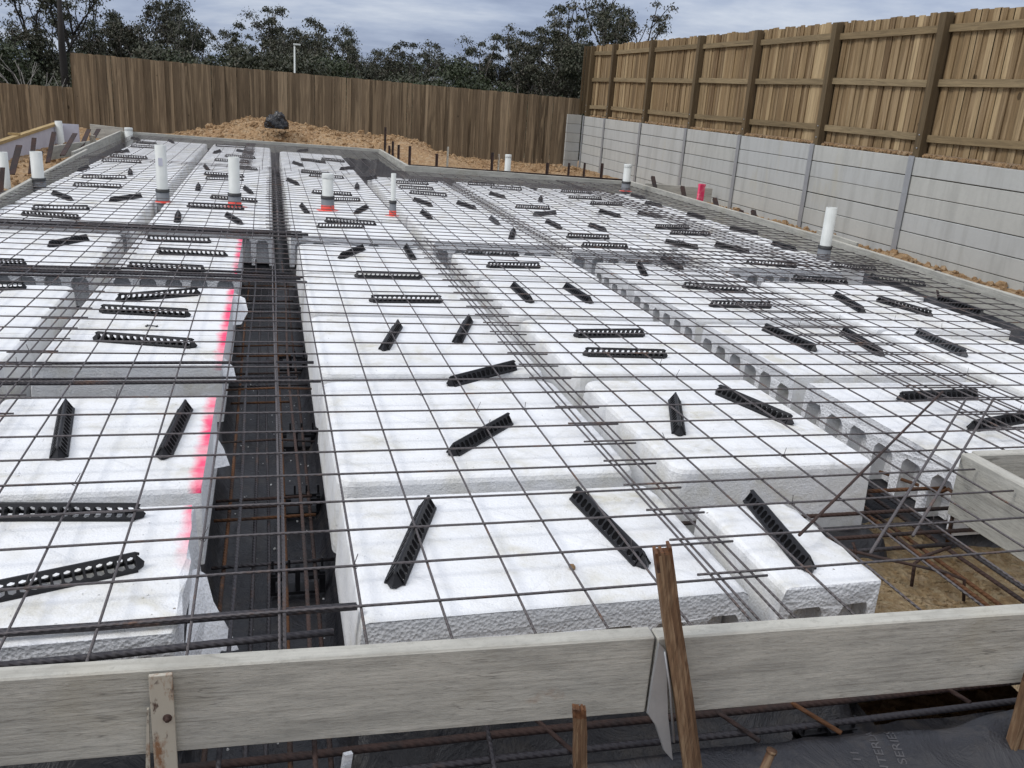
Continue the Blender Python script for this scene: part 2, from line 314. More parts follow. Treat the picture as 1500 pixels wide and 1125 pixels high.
# wet sand patch left bare in the front right corner
def sheet(name,xs,ys,zf,m,keep=None):
    n=len(xs); vs=[(x,y,zf(x,y)) for y in ys for x in xs]
    fs=[(j*n+i,j*n+i+1,(j+1)*n+i+1,(j+1)*n+i) for j in range(len(ys)-1) for i in range(n-1) if keep is None or keep((xs[i]+xs[i+1])/2,(ys[j]+ys[j+1])/2)]
    me=bpy.data.meshes.new(name); me.from_pydata(vs,[],fs); me.materials.append(m); me.polygons.foreach_set('use_smooth',[True]*len(fs))
    o=bpy.data.objects.new(name,me); col.objects.link(o); return o
def sandk(x,y):
    e=.06*noise.noise(Vector((x*6,y*6,2))); return 1.5+e<x<3.3 and -.5<y<1.0 and (y>-.06+e or x>1.98+e)
so=sheet('sand_bed',list(np.arange(1.4,3.4,.025)),list(np.arange(-.6,1.1,.025)),lambda x,y:-.4+.03*noise.noise(Vector((x*3,y*3,7)))+.014*noise.noise(Vector((x*14,y*14,1))),SAND,sandk); tag(so,kind='structure')
pb=MB()
for _ in range(700):
    x=rn.uniform(1.58,2.4); y=rn.uniform(-.05,.6)
    if sandk(x,y): stone(pb,x,y,-.4+.03*noise.noise(Vector((x*3,y*3,7)))+.014*noise.noise(Vector((x*14,y*14,1)))+.001,rn.choice([.003,.005,.008,.011]),rn)
tag(pb.build('gravel',SAND),'pale gravel bits scattered over the wet sand corner','gravel',kind='stuff')
# ------------------------------------------------------------------ membrane under the slab
def rb_(y): return min(5.42,5.2+.0393*(y-.7))
def lb_x(y): return interp(y,[(0,-2.5),(6.2,-2.58),(12.9,-2.88),(17.4,-3.0)])
def in_slab(x,y):
    return lb_x(y)-.03<x<rb_(y) and y>-.64 and (y<12.75-.22*(x-1.9) or (x<1.92 and y<far_y(x)-.02))
def memb_z(x,y):
    u=y/(1-.015*x)
    tr=0
    def tz(a,b,v,e=.05): return sm(a-e,a+e,v)*(1-sm(b-e,b+e,v))
    if u<5.8: tr=max(tr,tz(-.44,.0,x,.015))
    tr=max(tr,tz(2.16,2.4,x,.02)*(1 if u<5.4 else 0))
    tr=max(tr,tz(-.19,-.05,x,.02))
    yb=interp(x,[(-3,5.72),(-.2,5.72),(0,5.64),(1.1,5.62),(2.3,5.46),(3.5,4.7),(5,4.65)])
    tr=max(tr,tz(yb,yb+.3,u,.03))
    tr=max(tr,tz(-9,.0,u,.02)); tr=max(tr,1-sm(-2.62,-2.5,x)); tr=max(tr,sm(4.55 if u<5 else 4.93,4.66 if u<5 else 5.05,x))
    if x>1.9: tr=max(tr,sm(11.75,11.95,u))
    else: tr=max(tr,sm(15.9,16.1,u)); 
    if u>12: tr=max(tr,sm(1.1,1.3,x))
    if x<-.44: tr=max(tr,tz(1.75,2.17,u,.02),tz(3.82,4.28,u,.02))
    if x>1.5 and u<.7: tr=1
    up=max(sm(rb_(y)-.07,rb_(y)-.02,x),1-sm(lb_x(y)+.02,lb_x(y)+.08,x))
    if x<1.9: up=max(up,sm(far_y(x)-.12,far_y(x)-.05,y))
    if x>1.84: up=max(up,sm(-.12,-.05,y-(12.62-.254*(x-1.87))))
    if y>12.7: up=max(up,sm(1.78,1.85,x))
    if x>1.4 and -.1<y<.7: up=0
    z=-.338-.18*tr*(1-up)+.165*up+.02*noise.noise(Vector((x*3.3,y*3.3,0)))+.012*noise.noise(Vector((x*11,y*11,4)))
    return z
def memb_keep(x,y):
    if not in_slab(x,y): return False
    hx=x+.05*noise.noise(Vector((x*5,y*5,8)))
    if y<.42+.5*(x-1.6) and 1.56<hx and y<.62 and x<2.42 and (y>-.05 or x>2.05): return False
    return True
mo=sheet('moisture_membrane',list(np.arange(-3.04,5.44,.04)),list(np.arange(-.66,17.4,.06)),memb_z,MEMB,memb_keep)
tag(mo,'black plastic moisture membrane lying wrinkled under the white foam pods and in the trenches','plastic sheet')
# black patch of membrane beside the small pod
# front roll of membrane with faint print
def roll_z(x,t): return 0
mb=MB(); xs=list(np.arange(-1.2,2.35,.03)); prof=[(-.17,-.5),(-.19,-.43),(-.205,-.385),(-.215,-.362),(-.232,-.352),(-.26,-.353),(-.3,-.366),(-.36,-.40),(-.42,-.45),(-.5,-.5),(-.6,-.55)]
n=len(prof); vv=[]
for x in xs:
    for i,(y,z) in enumerate(prof):
        w=.016*noise.noise(Vector((x*2.1,i*.3,3)))+.007*noise.noise(Vector((x*9,i*.8,6)))
        f=sm(1.55,1.75,x)*(.03 if i>2 else 0)
        vv.append((x,y-.03*x+w*.6-.03*(1-sm(-.6,.6,x)),z+w+f+.012*math.sin(x*9+i)*sm(1.5,1.8,x)))
ff=[(a*n+i,(a+1)*n+i,(a+1)*n+i+1,a*n+i+1) for a in range(len(xs)-1) for i in range(n-1)]
mb.add(vv,ff,0,True); ro=mb.build('membrane_roll',MEMB)
tag(ro,'black membrane edge rolled over in front of the grey board, faint print on it','plastic sheet')
from mathutils.bvhtree import BVHTree
BV=BVHTree.FromPolygons([v.co for v in ro.data.vertices],[p.vertices[:] for p in ro.data.polygons])
def text(body,size,loc,rz,m,parent):
    cu=bpy.data.curves.new('lettering','FONT'); cu.body=body; cu.size=size; cu.align_x='CENTER'; cu.align_y='CENTER'
    t=bpy.data.objects.new('lettering',cu); col.objects.link(t); bpy.context.view_layer.update()
    me=bpy.data.meshes.new_from_object(t.evaluated_get(bpy.context.evaluated_depsgraph_get())); bpy.data.objects.remove(t)
    for v in me.vertices:
        a=v.co.x;b=v.co.y; x=loc[0]+a*math.cos(rz)-b*math.sin(rz); y=loc[1]+a*math.sin(rz)+b*math.cos(rz)
        h=BV.ray_cast(Vector((x,y,1)),Vector((0,0,-1))); v.co=Vector((x,y,(h[0].z if h[0] else -.38)+.0015))
    me.materials.clear(); me.materials.append(m); o=bpy.data.objects.new('lettering',me); col.objects.link(o); o.parent=parent; return o
PRN,_nt,_b=mat('faded_print',(.085,.082,.086),.7)
for body,sz,x,y in [('INTERLAY',.036,1.345,-.315),('SERIES',.036,1.405,-.315),('11',.034,1.27,-.33),('10',.03,.965,-.35)]:
    text(body,sz,(x,y),rad(80),PRN,ro)
# ------------------------------------------------------------------ foam pods
ZT,ZB=-.05,-.33
def prof_pts(w,rl,rr,arch,top=.07,pitch=.155,rnd=None):
    h=ZT-ZB
    L=[(-.012,0),(0,h-.05),(.003,h-.016),(.010,h-.005),(.022,h)] if rl else [(0,0),(0,h-.008),(.008,h)]
    Rr=[(w-a,b) for a,b in ([(-.012,0),(0,h-.05),(.003,h-.016),(.010,h-.005),(.022,h)] if rr else [(0,0),(0,h-.008),(.008,h)])][::-1]
    pts=L+Rr
    if arch:
        n=max(1,int(round(w/pitch))); p=w/n; aw=.062*p/.155*1.0
        for k in range(n-1,-1,-1):
            c=(k+.5)*p+(rnd.uniform(-.008,.008) if rnd else 0); tp=h-top+(rnd.uniform(-.008,.008) if rnd else 0); a=p*.37
            pts+=[(c+a,0),(c+a*.9,tp-.025),(c+a*.6,tp),(c-a*.6,tp),(c-a*.9,tp-.025),(c-a,0)]
    return pts
def pod(x0,x1,u0,u1,label,cut=None,round_=(1,1,1,1),m=FOAM,ragged=False,zt=0,group=None,seed=0):
    """cut: None | 'y' (sawn front) | 'x' (sawn left side, extruded along x)"""
    rnd=random.Random(seed); cx,cy=(x0+x1)/2,(W(x0,u0)+W(x1,u1))/2
    mb=MB(); w=x1-x0; d=u1-u0
    def place(px,py,pz): # px across, py along -> world, minus origin
        X=x0+px; U=u0+py; return (X-cx,W(X,U)-cy,pz+zt)
    if cut=='x':
        pr=prof_pts(d,round_[2],round_[3],True,.08,rnd=rnd,pitch=.195); n=len(pr); segs=[0,.004,w*.33,w*.66,w-.02,w]
        vs=[]
        for s in segs: 
            for a,b in pr:
                j=(rnd.uniform(-.004,.004) if s==0 else 0); vs.append(place(s+j,a,ZB+b))
        fs=[(k*n+i,k*n+(i+1)%n,(k+1)*n+(i+1)%n,(k+1)*n+i) for k in range(len(segs)-1) for i in range(n)]
        mb.add(vs,[f[::-1] for f in fs]+[tuple(range(n)),tuple((len(segs)-1)*n+k for k in range(n-1,-1,-1))],0)
        def core(a0,a1,b0,b1):
            P=[(a0,b0),(a1,b0),(a1,b1),(a0,b1)]; mb.hexa([place(a,b,ZB+.004) for a,b in P],[place(a,b,ZT-.03) for a,b in P])
        core(.075,w-.02,.02,d-.02)
    elif cut=='y' or cut=='yf':
        pr=prof_pts(w,round_[0],round_[1],True,.075 if cut=='y' else .06,rnd=rnd,pitch=.15); n=len(pr); K=8; segs=[d*k/K for k in range(K+1)]
        vs=[]
        for q,s in enumerate(segs):
            for a,b in pr:
                jx=rnd.uniform(-.014,.004) if (ragged and a>w-.03) else 0; jy=rnd.uniform(-.004,.004) if q==0 else 0
                dz=-.012 if (q==K and b>.2) else 0
                vs.append(place(a+jx,s+jy,ZB+b+dz))
        fs=[(k*n+i,k*n+(i+1)%n,(k+1)*n+(i+1)%n,(k+1)*n+i) for k in range(K) for i in range(n)]
        mb.add(vs,fs+[tuple(range(n-1,-1,-1)),tuple(K*n+k for k in range(n))],0)
        P=[(.02,.08),(w-.03,.08),(w-.03,d-.02),(.02,d-.02)]; mb.hexa([place(a,b,ZB+.004) for a,b in P],[place(a,b,ZT-.03) for a,b in P])
    else:
        # moulded box: rounded-rectangle rings
        rl,rr_,rf,rb=round_
        def ring(ins,z,grow=0):
            c=[];cr=.055
            a0=(ins if rl else 0)-(grow if rl else 0); a1=w-((ins if rr_ else 0)-(grow if rr_ else 0)); b0=(ins if rf else 0)-(grow if rf else 0); b1=d-((ins if rb else 0)-(grow if rb else 0))
            for (qx,qy,sx,sy,ra) in ((a1,b0,-1,1,rr_ and rf),(a1,b1,-1,-1,rr_ and rb),(a0,b1,1,-1,rl and rb),(a0,b0,1,1,rl and rf)):
                r_=cr if ra else .006; ox,oy=qx+sx*r_,qy+sy*r_
                st={(-1,1):-90,(-1,-1):0,(1,-1):90,(1,1):180}[(sx,sy)]
                for k in range(5):
                    t=rad(st+k*22.5); c.append((ox+r_*math.cos(t),oy+r_*math.sin(t),z))
            return c
        levels=[ring(0,ZB,.012),ring(0,ZT-.06),ring(.002,ZT-.024),ring(.008,ZT-.009),ring(.018,ZT-.002),ring(.03,ZT)]
        n=len(levels[0]); vs=[place(*p) for l in levels for p in l]
        fs=[(k*n+i,k*n+(i+1)%n,(k+1)*n+(i+1)%n,(k+1)*n+i) for k in range(len(levels)-1) for i in range(n)]
        mb.add(vs,fs+[tuple((len(levels)-1)*n+i for i in range(n))],0,False)
    o=mb.build('foam_pod',m,None,(cx,cy,0))
    if cut or ragged:
        o.data.materials.append(FCUT)
        for p in o.data.polygons:
            nrm=p.normal
            if (cut=='x' and nrm.x<-.7) or (cut in('y','yf') and nrm.y<-.7) or (ragged and nrm.x>.7): p.material_index=1
    tag(o,label,'foam pod',group); PODS.append((x0,x1,W(cx,u0),W(cx,u1),label)); return o
PODS=[]
ORD=['first','second','third','fourth','fifth','sixth','seventh','eighth','ninth','tenth','eleventh']
def strip(name,x0,x1,rows,**k):
    for i,r in enumerate(rows):
        kw=dict(k); 
        if len(r)>2: kw.update(r[2])
        xx=kw.pop('x',(x0,x1))
        PN[len(PODS)]='%s pod of the %s strip'%(ORD[i],name)
        pod(xx[0],xx[1],r[0],r[1],'white foam void former, %s from the camera in the %s strip'%(ORD[i],name),group='white foam void formers under the mesh',seed=len(PODS),**kw)
PN={}
strip('near centre',0,1.09,[(.0,.75,dict(cut='y',round_=(1,1,0,1))),(.86,1.96),(2.07,3.17),(3.28,4.38),(4.49,5.6)])
strip('near centre-right',1.24,2.14,[(.0,.56,dict(cut='y',round_=(1,0,0,1),x=(1.195,1.53),ragged=True)),(.86,1.96,dict(x=(1.24,2.09),round_=(1,0,1,1))),(2.07,3.17,dict(round_=(1,0,1,1))),(3.28,4.38,dict(x=(1.24,2.15),round_=(1,0,1,1))),(4.49,5.44,dict(x=(1.24,2.2),round_=(1,0,1,1)))])
strip('near right',2.42,3.47,[(.74,1.9,dict(cut='x',round_=(1,1,1,1))),(2.02,3.12,dict(cut='x',round_=(1,1,1,1))),(3.23,4.33,dict(cut='x',round_=(1,1,1,1))),(4.44,5.22,dict(cut='x',round_=(1,1,1,1)))])
strip('near outermost right',3.58,4.6,[(.74,1.32,dict(round_=(1,0,1,1))),(1.43,2.455,dict(round_=(1,0,1,0))),(2.46,3.025,dict(x=(3.99,4.6),zt=-.06,round_=(0,0,0,0))),(3.03,4.1,dict(round_=(1,0,0,0))),(4.103,4.64,dict(x=(3.58,4.7),round_=(1,0,0,1)))])
pod(3.58,3.98,2.46,3.02,'narrow white foam void former beside the sunken one in the near outermost right strip',seed=90); PN[len(PODS)-1]='narrow pod beside the sunken one'
strip('near left',-1.25,-.435,[(.03,.75,dict(cut='y',round_=(1,0,0,1))),(.86,1.74,dict(round_=(1,0,1,0))),(2.19,2.7,dict(round_=(1,0,0,0))),(2.705,3.8,dict(round_=(1,0,0,0))),(4.3,4.6,dict(cut='yf',round_=(1,0,0,0))),(4.605,5.7,dict(round_=(1,0,0,1)))],m=FOAMP,ragged=True)
strip('near outer left',-2.46,-1.36,[(.03,.75),(.86,1.74),(2.19,2.7,dict(round_=(1,1,1,0))),(2.705,3.8,dict(round_=(1,1,0,1))),(4.3,4.6,dict(cut='yf')),(4.605,5.7)])
def rows(a,n,last=None,first=None,pitch=1.205):
    r=[(a+pitch*k,a+pitch*k+1.1) for k in range(n)]
    if last: r[-1]=(r[-1][0],last)
    if first: r[0]=(*r[0],dict(cut='yf'))
    return r
strip('far left',-1.25,-.2,rows(6.02,9,16.15,True))
strip('far outer left',-2.57,-1.36,rows(6.02,9,16.15,True))
strip('far centre',-.04,1.06,rows(6.0,8,15.5,True))
strip('far centre-right',1.17,2.27,rows(5.9,5,11.75,True))
strip('far right',2.38,3.48,rows(5.75,5,11.7,True))
strip('far outer right',3.59,4.66,rows(5.2,6,11.6,True))
strip('far edge right',4.68,4.94,rows(5.3,6,11.4),round_=(1,0,0,0))
# broken foam flaps hanging into the trench
def flap(pts,label):
    mb=MB(); n=len(pts); t=Vector((.012,.004,0)); a=[Vector(p) for p in pts]; vs=a+[p+t for p in a]
    mb.add(vs,[tuple(range(n)),tuple(range(2*n-1,n-1,-1))]+[(i,n+i,n+(i+1)%n,(i+1)%n) for i in range(n)])
    tag(mb.build('foam_offcut',FCUT),label,'foam scrap','torn foam along the trench')
flap([(-.435,.45,-.12),(-.41,.45,-.14),(-.39,.40,-.2),(-.345,.35,-.27),(-.32,.30,-.30),(-.365,.29,-.29),(-.395,.26,-.32),(-.41,.2,-.33),(-.425,.1,-.42),(-.435,.12,-.2)],'torn grey-white foam flap hanging in the dark trench nearest the camera')
flap([(-.44,1.5,-.12),(-.41,1.48,-.17),(-.385,1.42,-.22),(-.43,1.4,-.22)],'small torn foam scrap low in the trench beside the second pod')
flap([(-.44,2.35,-.06),(-.4,2.33,-.1),(-.385,2.27,-.15),(-.43,2.24,-.15)],'curled foam scrap at the near end of the third pod beside the trench')
flap([(-.44,3.75,-.06),(-.38,3.7,-.08),(-.36,3.6,-.14),(-.4,3.52,-.2),(-.44,3.5,-.2)],'ragged foam scrap beside the trench just before the second set of cross bars')
# ------------------------------------------------------------------ reinforcing mesh
FRONT=lambda x:-.168-.043*(x+.8)
def bar(pts,r,parent,m=MESHM,name='bar',n=6):
    mb=MB(); mb.tube(pts,r,n); o=mb.build(name,m,parent); return o
def mesh_sheet(label,xs,us,clip,zoff=0,seed=0,parent_loc=None,umin=None,umax=None,ties=12):
    rn=random.Random(seed); x0,x1=min(xs),max(xs)
    e=empty('mesh_sheet',(0,0,0),label,'steel mesh','steel reinforcing mesh sheets over the pods'); 
    base=Vector(((x0+x1)/2,W((x0+x1)/2,us[0]),zoff)); e.location=base
    sag=lambda x,y: .006*noise.noise(Vector((x*.9,y*.9,seed)))
    for x in xs:
        u0,u1=clip('y',x,us[0]-.1 if umin is None else umin,us[-1]+.1 if umax is None else umax)
        if u1-u0<.3: continue
        L=int((u1-u0)/.5)+2; dx=rn.uniform(-.006,.006); ph=rn.uniform(0,9)
        pts=[Vector((x+dx+.004*math.sin(ph+u*1.3),W(x,u),-.0036+sag(x,u)))+Vector((0,0,zoff))-base for u in np.linspace(u0,u1,L)]
        bar(pts,.0037,e,name='long_bar')
    for u in us:
        a,b=clip('x',u,x0-.03+rn.uniform(-.01,.01),x1+.03+rn.uniform(-.01,.01))
        if b-a<.3: continue
        L=int((b-a)/.4)+2; du=rn.uniform(-.006,.006); ph=rn.uniform(0,9)
        pts=[Vector((x,W(x,u+du+.003*math.sin(ph+x*2)),.0030+sag(x,u)))+Vector((0,0,zoff))-base for x in np.linspace(a,b,L)]
        bar(pts,.0037,e,name='cross_bar')
    for _ in range(ties):
        x=rn.choice(xs[1:-1]); u=rn.choice(us[1:12]); lo,hi=clip('x',u,x0,x1)
        if not lo<x<hi: continue
        c=Vector((x,W(x,u),0))+Vector((0,0,zoff))-base; mb=MB()
        mb.tube([c+Vector((.009*math.cos(a),.009*math.sin(a),.003*math.sin(2*a))) for a in [k*.9 for k in range(8)]],.0012,4); q=rn.uniform(-.012,.012)
        mb.tube([c+Vector((0,0,.006)),c+Vector((q,q*.5,.022)),c+Vector((q*1.8,q,.034))],.0013,4); mb.build('tie_wire',MESHM,e)
    return e
def cl(**k):
    def f(ax,c,a,b):
        if ax=='y':
            x=c
            lo=max(a,k.get('ymin',-9)); hi=b
            if k.get('front'): lo=FRONT(x)+.01
            if x>2.36 and k.get('box'): lo=.72
            if k.get('step'): hi=min(hi,(13.0 if x>1.88 else 17.1))
            return lo,hi
        u=c; lo=max(a,-2.72); hi=min(b,(5.1 if u<4 else 5.22))
        if k.get('box') and u<.72: hi=min(hi,2.355)
        if k.get('stepx') and u>12.9: hi=min(hi,1.8)
        return lo,hi
    return f
ar=lambda a,b,s=.2:[a+s*i for i in range(int(round((b-a)/s))+1)]
mesh_sheet('near steel mesh sheet spanning the dark trench and the pods right of it',[-1.3]+ar(-1.2,1.0)+[1.1],ar(0,5.8),cl(front=True),0,1)
mesh_sheet('near steel mesh sheet right of the centre, lapping over the gap between pods',[.96,1.06]+ar(1.26,3.06)+[3.16,3.26],ar(.02,5.62),cl(front=True,box=True),.004,2)
mesh_sheet('near steel mesh sheet ending in loose bar tips along the right formwork',[2.8,2.9]+ar(3.1,5.1),ar(.83,5.63),cl(ymin=.72),.011,3)
mesh_sheet('near steel mesh sheet at the left, lapping onto the one over the trench',[-2.76,-2.66]+ar(-2.46,-1.26)+[-1.16],ar(.05,5.85),cl(front=True),-.004,4)
mesh_sheet('middle steel mesh sheet around the four tall white pipes',[-.22,-.15]+ar(-.01,2.19)+[2.28],ar(5.55,11.55),cl(),.008,5)
mesh_sheet('middle steel mesh sheet left of the two broad white pipes',[-2.7]+ar(-2.55,-.15)+[-.08],ar(5.5,11.5),cl(),.010,6)
mesh_sheet('middle steel mesh sheet right of the thin white pipe',[2.1,2.2]+ar(2.4,4.2)+[4.3,4.4],ar(5.02,11.42),cl(),.014,7)
mesh_sheet('middle steel mesh sheet along the right formwork by the farther white pipe',[4.12,4.22]+ar(4.42,5.22),ar(4.95,12.35),cl(),.008,8)
mesh_sheet('far steel mesh sheet in the left corner by the rear formwork',[-2.75]+ar(-2.6,-.6)+[-.5],ar(11.3,16.3),cl(),.004,9)
mesh_sheet('far steel mesh sheet running up to the spoil heap and corner board',[-.62]+ar(-.52,1.68)+[1.75],ar(11.36,16.16),cl(),.006,10)
mesh_sheet('far steel mesh strip along the long rear board right of the corner',[1.6]+ar(1.7,4.1)+[4.2],ar(11.05,12.25),cl(step=True),.006,11)
# extra trimming bars: (points, radius, material, label)
GB='extra reinforcing bars laid over the ribs and in the trenches'
EXTRA=[]
def rebar(pts,r,m,label,name='reinforcing_bar',n=8,group=GB):
    p0=Vector(pts[0]); mb=MB(); mb.tube([Vector(p)-p0 for p in pts],r,n)
    tag(mb.build(name,m,None,p0),label,'steel bar',group)
def xr(x0,x1,u,z,r,m,label,k=6,sl=0): rebar([(x,W(x,u)+sl*(x-x0),z+.003*math.sin(x*3+u)) for x in np.linspace(x0,x1,k)],r,m,label)
ordn=['nearest','second nearest','third nearest','farthest']
for i,(u,z,x1) in enumerate([(1.88,-.03,.0),(1.965,-.055,-.12),(2.03,-.06,-.1),(2.13,-.02,-.02)]):
    xr(-2.7,x1,u,z,.0075 if i in(0,3) else .006,BARM,'%s of the four dark bars over the first wide gap left of the trench'%ordn[i])
for i,(u,z,x1) in enumerate([(3.98,-.03,.02),(4.06,-.025,-.02),(4.14,-.03,.0),(4.22,-.025,-.06)]):
    xr(-2.7,x1,u,z,.0085,BARM,'%s of the four dark bars over the second wide gap left of the trench'%ordn[i])
for i,(u,z,x1) in enumerate([(5.8,-.03,.05),(5.86,-.02,.1),(5.93,-.03,-.05),(5.99,-.02,.05)]):
    xr(-2.7,x1,u,z,.0095,BARM,'%s of the four dark bars over the third wide gap, before the pipes'%ordn[i])
for i,(x0,y0,x1,y1,z) in enumerate([(-1.2,.056,-.005,.05,-.032),(-1.2,.078,-.005,.07,-.040),(-1.2,-.085,-.07,-.052,-.032),(-1.2,-.062,-.07,-.03,-.045)]):
    rebar([(x0+(x1-x0)*t,y0+(y1-y0)*t,z+.002*math.sin(t*9)) for t in np.linspace(0,1,5)],.0085,BARM,['upper ribbed bar of the pair nearest the pods at the front of the trench','lower ribbed bar of the pair nearest the pods at the front of the trench','upper ribbed bar of the pair beside the front board at the trench','lower ribbed bar of the pair beside the front board at the trench'][i])
# bars lying in the bottom of the long trench
for i,(x,m) in enumerate([(-.385,RUST),(-.285,BARM),(-.175,RUST),(-.075,RUST2)]):
    rebar([(x+.006*math.sin(y),y,-.405+.004*math.sin(y*3)) for y in np.linspace(-.45,5.75,14)],.007,m,['rusty orange bar along the left side of the dark trench bottom','grey bar second from left along the dark trench bottom','rusty bar third from left along the dark trench bottom','brown-grey bar along the right side of the dark trench bottom'][i])
rebar([(-.185+.004*math.sin(y*2),y,-.02) for y in np.linspace(-.17,5.6,14)],.0045,MESHM,'long bar doubling the mesh wire over the middle of the dark trench')
for i,(y,z,a,b,m,l) in enumerate([(1.42,-.37,-.43,-.06,RUST2,'dark ribbed cross bar in the trench at its nearest tied group'),(1.36,-.375,-.43,-.06,RUST2,'brown ribbed cross bar in the trench, second of the tied group'),(1.27,-.38,-.43,-.05,RUST,'orange ribbed cross bar in the trench, third of the tied group'),(2.6,-.38,-.42,-.12,RUST,'rusty cross bar in the trench between the two wide gaps'),(3.1,-.38,-.42,-.05,RUST2,'dark cross bar in the trench beyond the wide gap'),(.93,-.39,-.42,.0,BARM,'thin grey cross bar in the trench beside the near plastic supports'),(.48,-.39,-.36,-.17,RUST2,'short ribbed cross bar near the front of the trench'),(3.45,-.38,-.42,-.1,RUST,'reddish cross bar deep in the trench before the second wide gap'),(4.9,-.38,-.42,-.05,RUST2,'dark cross bar at the far end of the wide trench')]):
    rebar([(a,y,z),((a+b)/2,y+.004,z),(b,y+.01,z)],.0065,m,l)
for i,(x,z,m,l) in enumerate([(-.33,-.22,BARM,'upper grey bar along the left half of the dark trench'),(-.12,-.23,RUST2,'upper brown bar along the right half of the dark trench'),(-.235,-.4,BARM,'thin grey bar low in the middle of the dark trench')]):
    rebar([(x+.008*math.sin(y*1.7),y,z+.006*math.sin(y*2)) for y in np.linspace(-.45,5.75,14)],.006,m,l)
for i,y in enumerate([2.05,2.36,2.85,3.3,3.65,3.9,4.1,4.35,4.62,5.15,5.4]):
    l=['just past the first wide gap','a step past the first wide gap','beside the third left pod','near the middle of the third left pod row','close to the second wide gap','at the near side of the second wide gap','under the second wide gap bars','past the second wide gap','a step past the second wide gap','near the third wide gap','closest to the third wide gap'][i]
    m=[RUST2,RUST,BARM][i%3]; z=-.375+.15*(i%4==1)
    rebar([(-.44,y,z),(-.2,y+.01,z+.004),(-.02,y+.02*(i%3-1),z)],.0055,m,'trench cross bar '+l)
# bars under the front board
for i,(y0,y1,z,x1,m,r,l) in enumerate([(-.085,-.165,-.335,2.25,RUST2,.0105,'thick rusty ribbed bar running just under the front board'),(-.165,-.235,-.345,2.2,BARM,.0095,'ribbed bar with pale wear in front of the rusty one under the board'),(-.05,-.11,-.30,1.05,RUST,.008,'rusty bar half hidden behind the thick one under the front board')]):
    rebar([(x,y0+(y1-y0)*(x+1.2)/3.4,z+.003*math.sin(x*4)) for x in np.linspace(-1.2,x1,12)],r,m,l)
for i,(x0,y0,x1,y1,m,l) in enumerate([(.4,.02,.52,-.22,RUST2,'small brown tie bar crossing under the front board left of the stub stake'),(.86,.05,1.02,-.26,RUST2,'brown bar crossing the foreground trench right of the leaning stake'),(1.08,.05,1.26,-.27,RUST,'rusty orange bar crossing the foreground trench'),(1.62,.02,1.72,-.22,RUST2,'dark bar crossing the foreground trench near its right end'),(.33,.02,.30,-.3,BARM,'bluish grey short bar under the front board'),]):
    rebar([(x0,y0,-.32),(x1,y1,-.335)],.0065,m,l)
# starter bars leaning over the corner pod and hooks in the open corner
for i,(p,q,r_,m,l) in enumerate([((2.88,1.42,.03),(1.35,.19,.012),.0052,RUST2,'upper of three loose bars lying diagonally over the mesh by the grey box formwork'),((2.93,1.32,.03),(1.52,.07,.005),.0052,MESHM,'middle of three loose bars lying diagonally over the mesh by the grey box formwork'),((3.03,1.27,.03),(1.74,.16,.0),.0052,MESHM,'lower of three loose bars lying diagonally over the mesh by the grey box formwork')]):
    P,Q=Vector(p),Vector(q); rebar([P.lerp(Q,t) for t in (0,.33,.66,1)],r_,m,l)
rebar([(2.44,1.2,-.27),(2.44,.83,-.2),(2.44,.79,-.165),(2.425,.75,-.16),(2.41,.72,-.18),(2.41,.705,-.25),(2.41,.70,-.36)],.0075,RUST,'rusty hooked bar standing at the corner of the grey box formwork')
rebar([(1.88,.62,-.31),(2.0,.5,-.30),(2.14,.4,-.3),(2.2,.37,-.32),(2.21,.36,-.40)],.006,RUST2,'thin bent bar arching over the wet sand corner')
rebar([(2.28,.55,-.29),(2.12,.5,-.29),(2.08,.49,-.31),(2.08,.48,-.40)],.0065,RUST2,'bent bar with a short upright leg standing in the wet sand')
rebar([(1.9,.62,-.28),(1.9,.6,-.30),(1.9,.58,-.40)],.0065,RUST2,'short upright bar beside the black plastic in the sandy corner')
for i,(p,q,r_,m,l) in enumerate([((2.22,5.2,-.33),(2.22,-.1,-.33),.008,RUST,'rusty bar along the left of the narrow trench between the sawn pods'),((2.31,5.2,-.34),(2.33,-.1,-.33),.008,RUST2,'dark bar along the middle of the narrow trench between the sawn pods'),((2.38,3.2,-.33),(2.40,-.15,-.33),.0075,BARM,'grey ribbed bar along the right of the narrow trench between the sawn pods'),((2.16,2.2,-.30),(2.14,.15,-.31),.0075,RUST,'orange bar leaning out of the narrow trench into the sandy corner')]):
    P,Q=Vector(p),Vector(q); rebar([P.lerp(Q,t) for t in (0,.25,.5,.75,1)],r_,m,l)
for i,(u,z,x0,x1,m,l) in enumerate([(.83,-.26,1.1,3.2,RUST2,'topmost dark bar crossing behind the small front pod'),(.77,-.29,1.1,2.9,BARM,'second dark bar crossing behind the small front pod'),(.71,-.30,1.15,2.8,RUST2,'third bar crossing behind the small front pod'),(.64,-.32,1.15,2.35,BARM,'ribbed bar crossing lowest behind the small front pod'),(.9,-.2,2.1,2.9,RUST,'rusty bar under the back board of the grey box')]):
    xr(x0,x1,u,z,.0085,m,l,4)
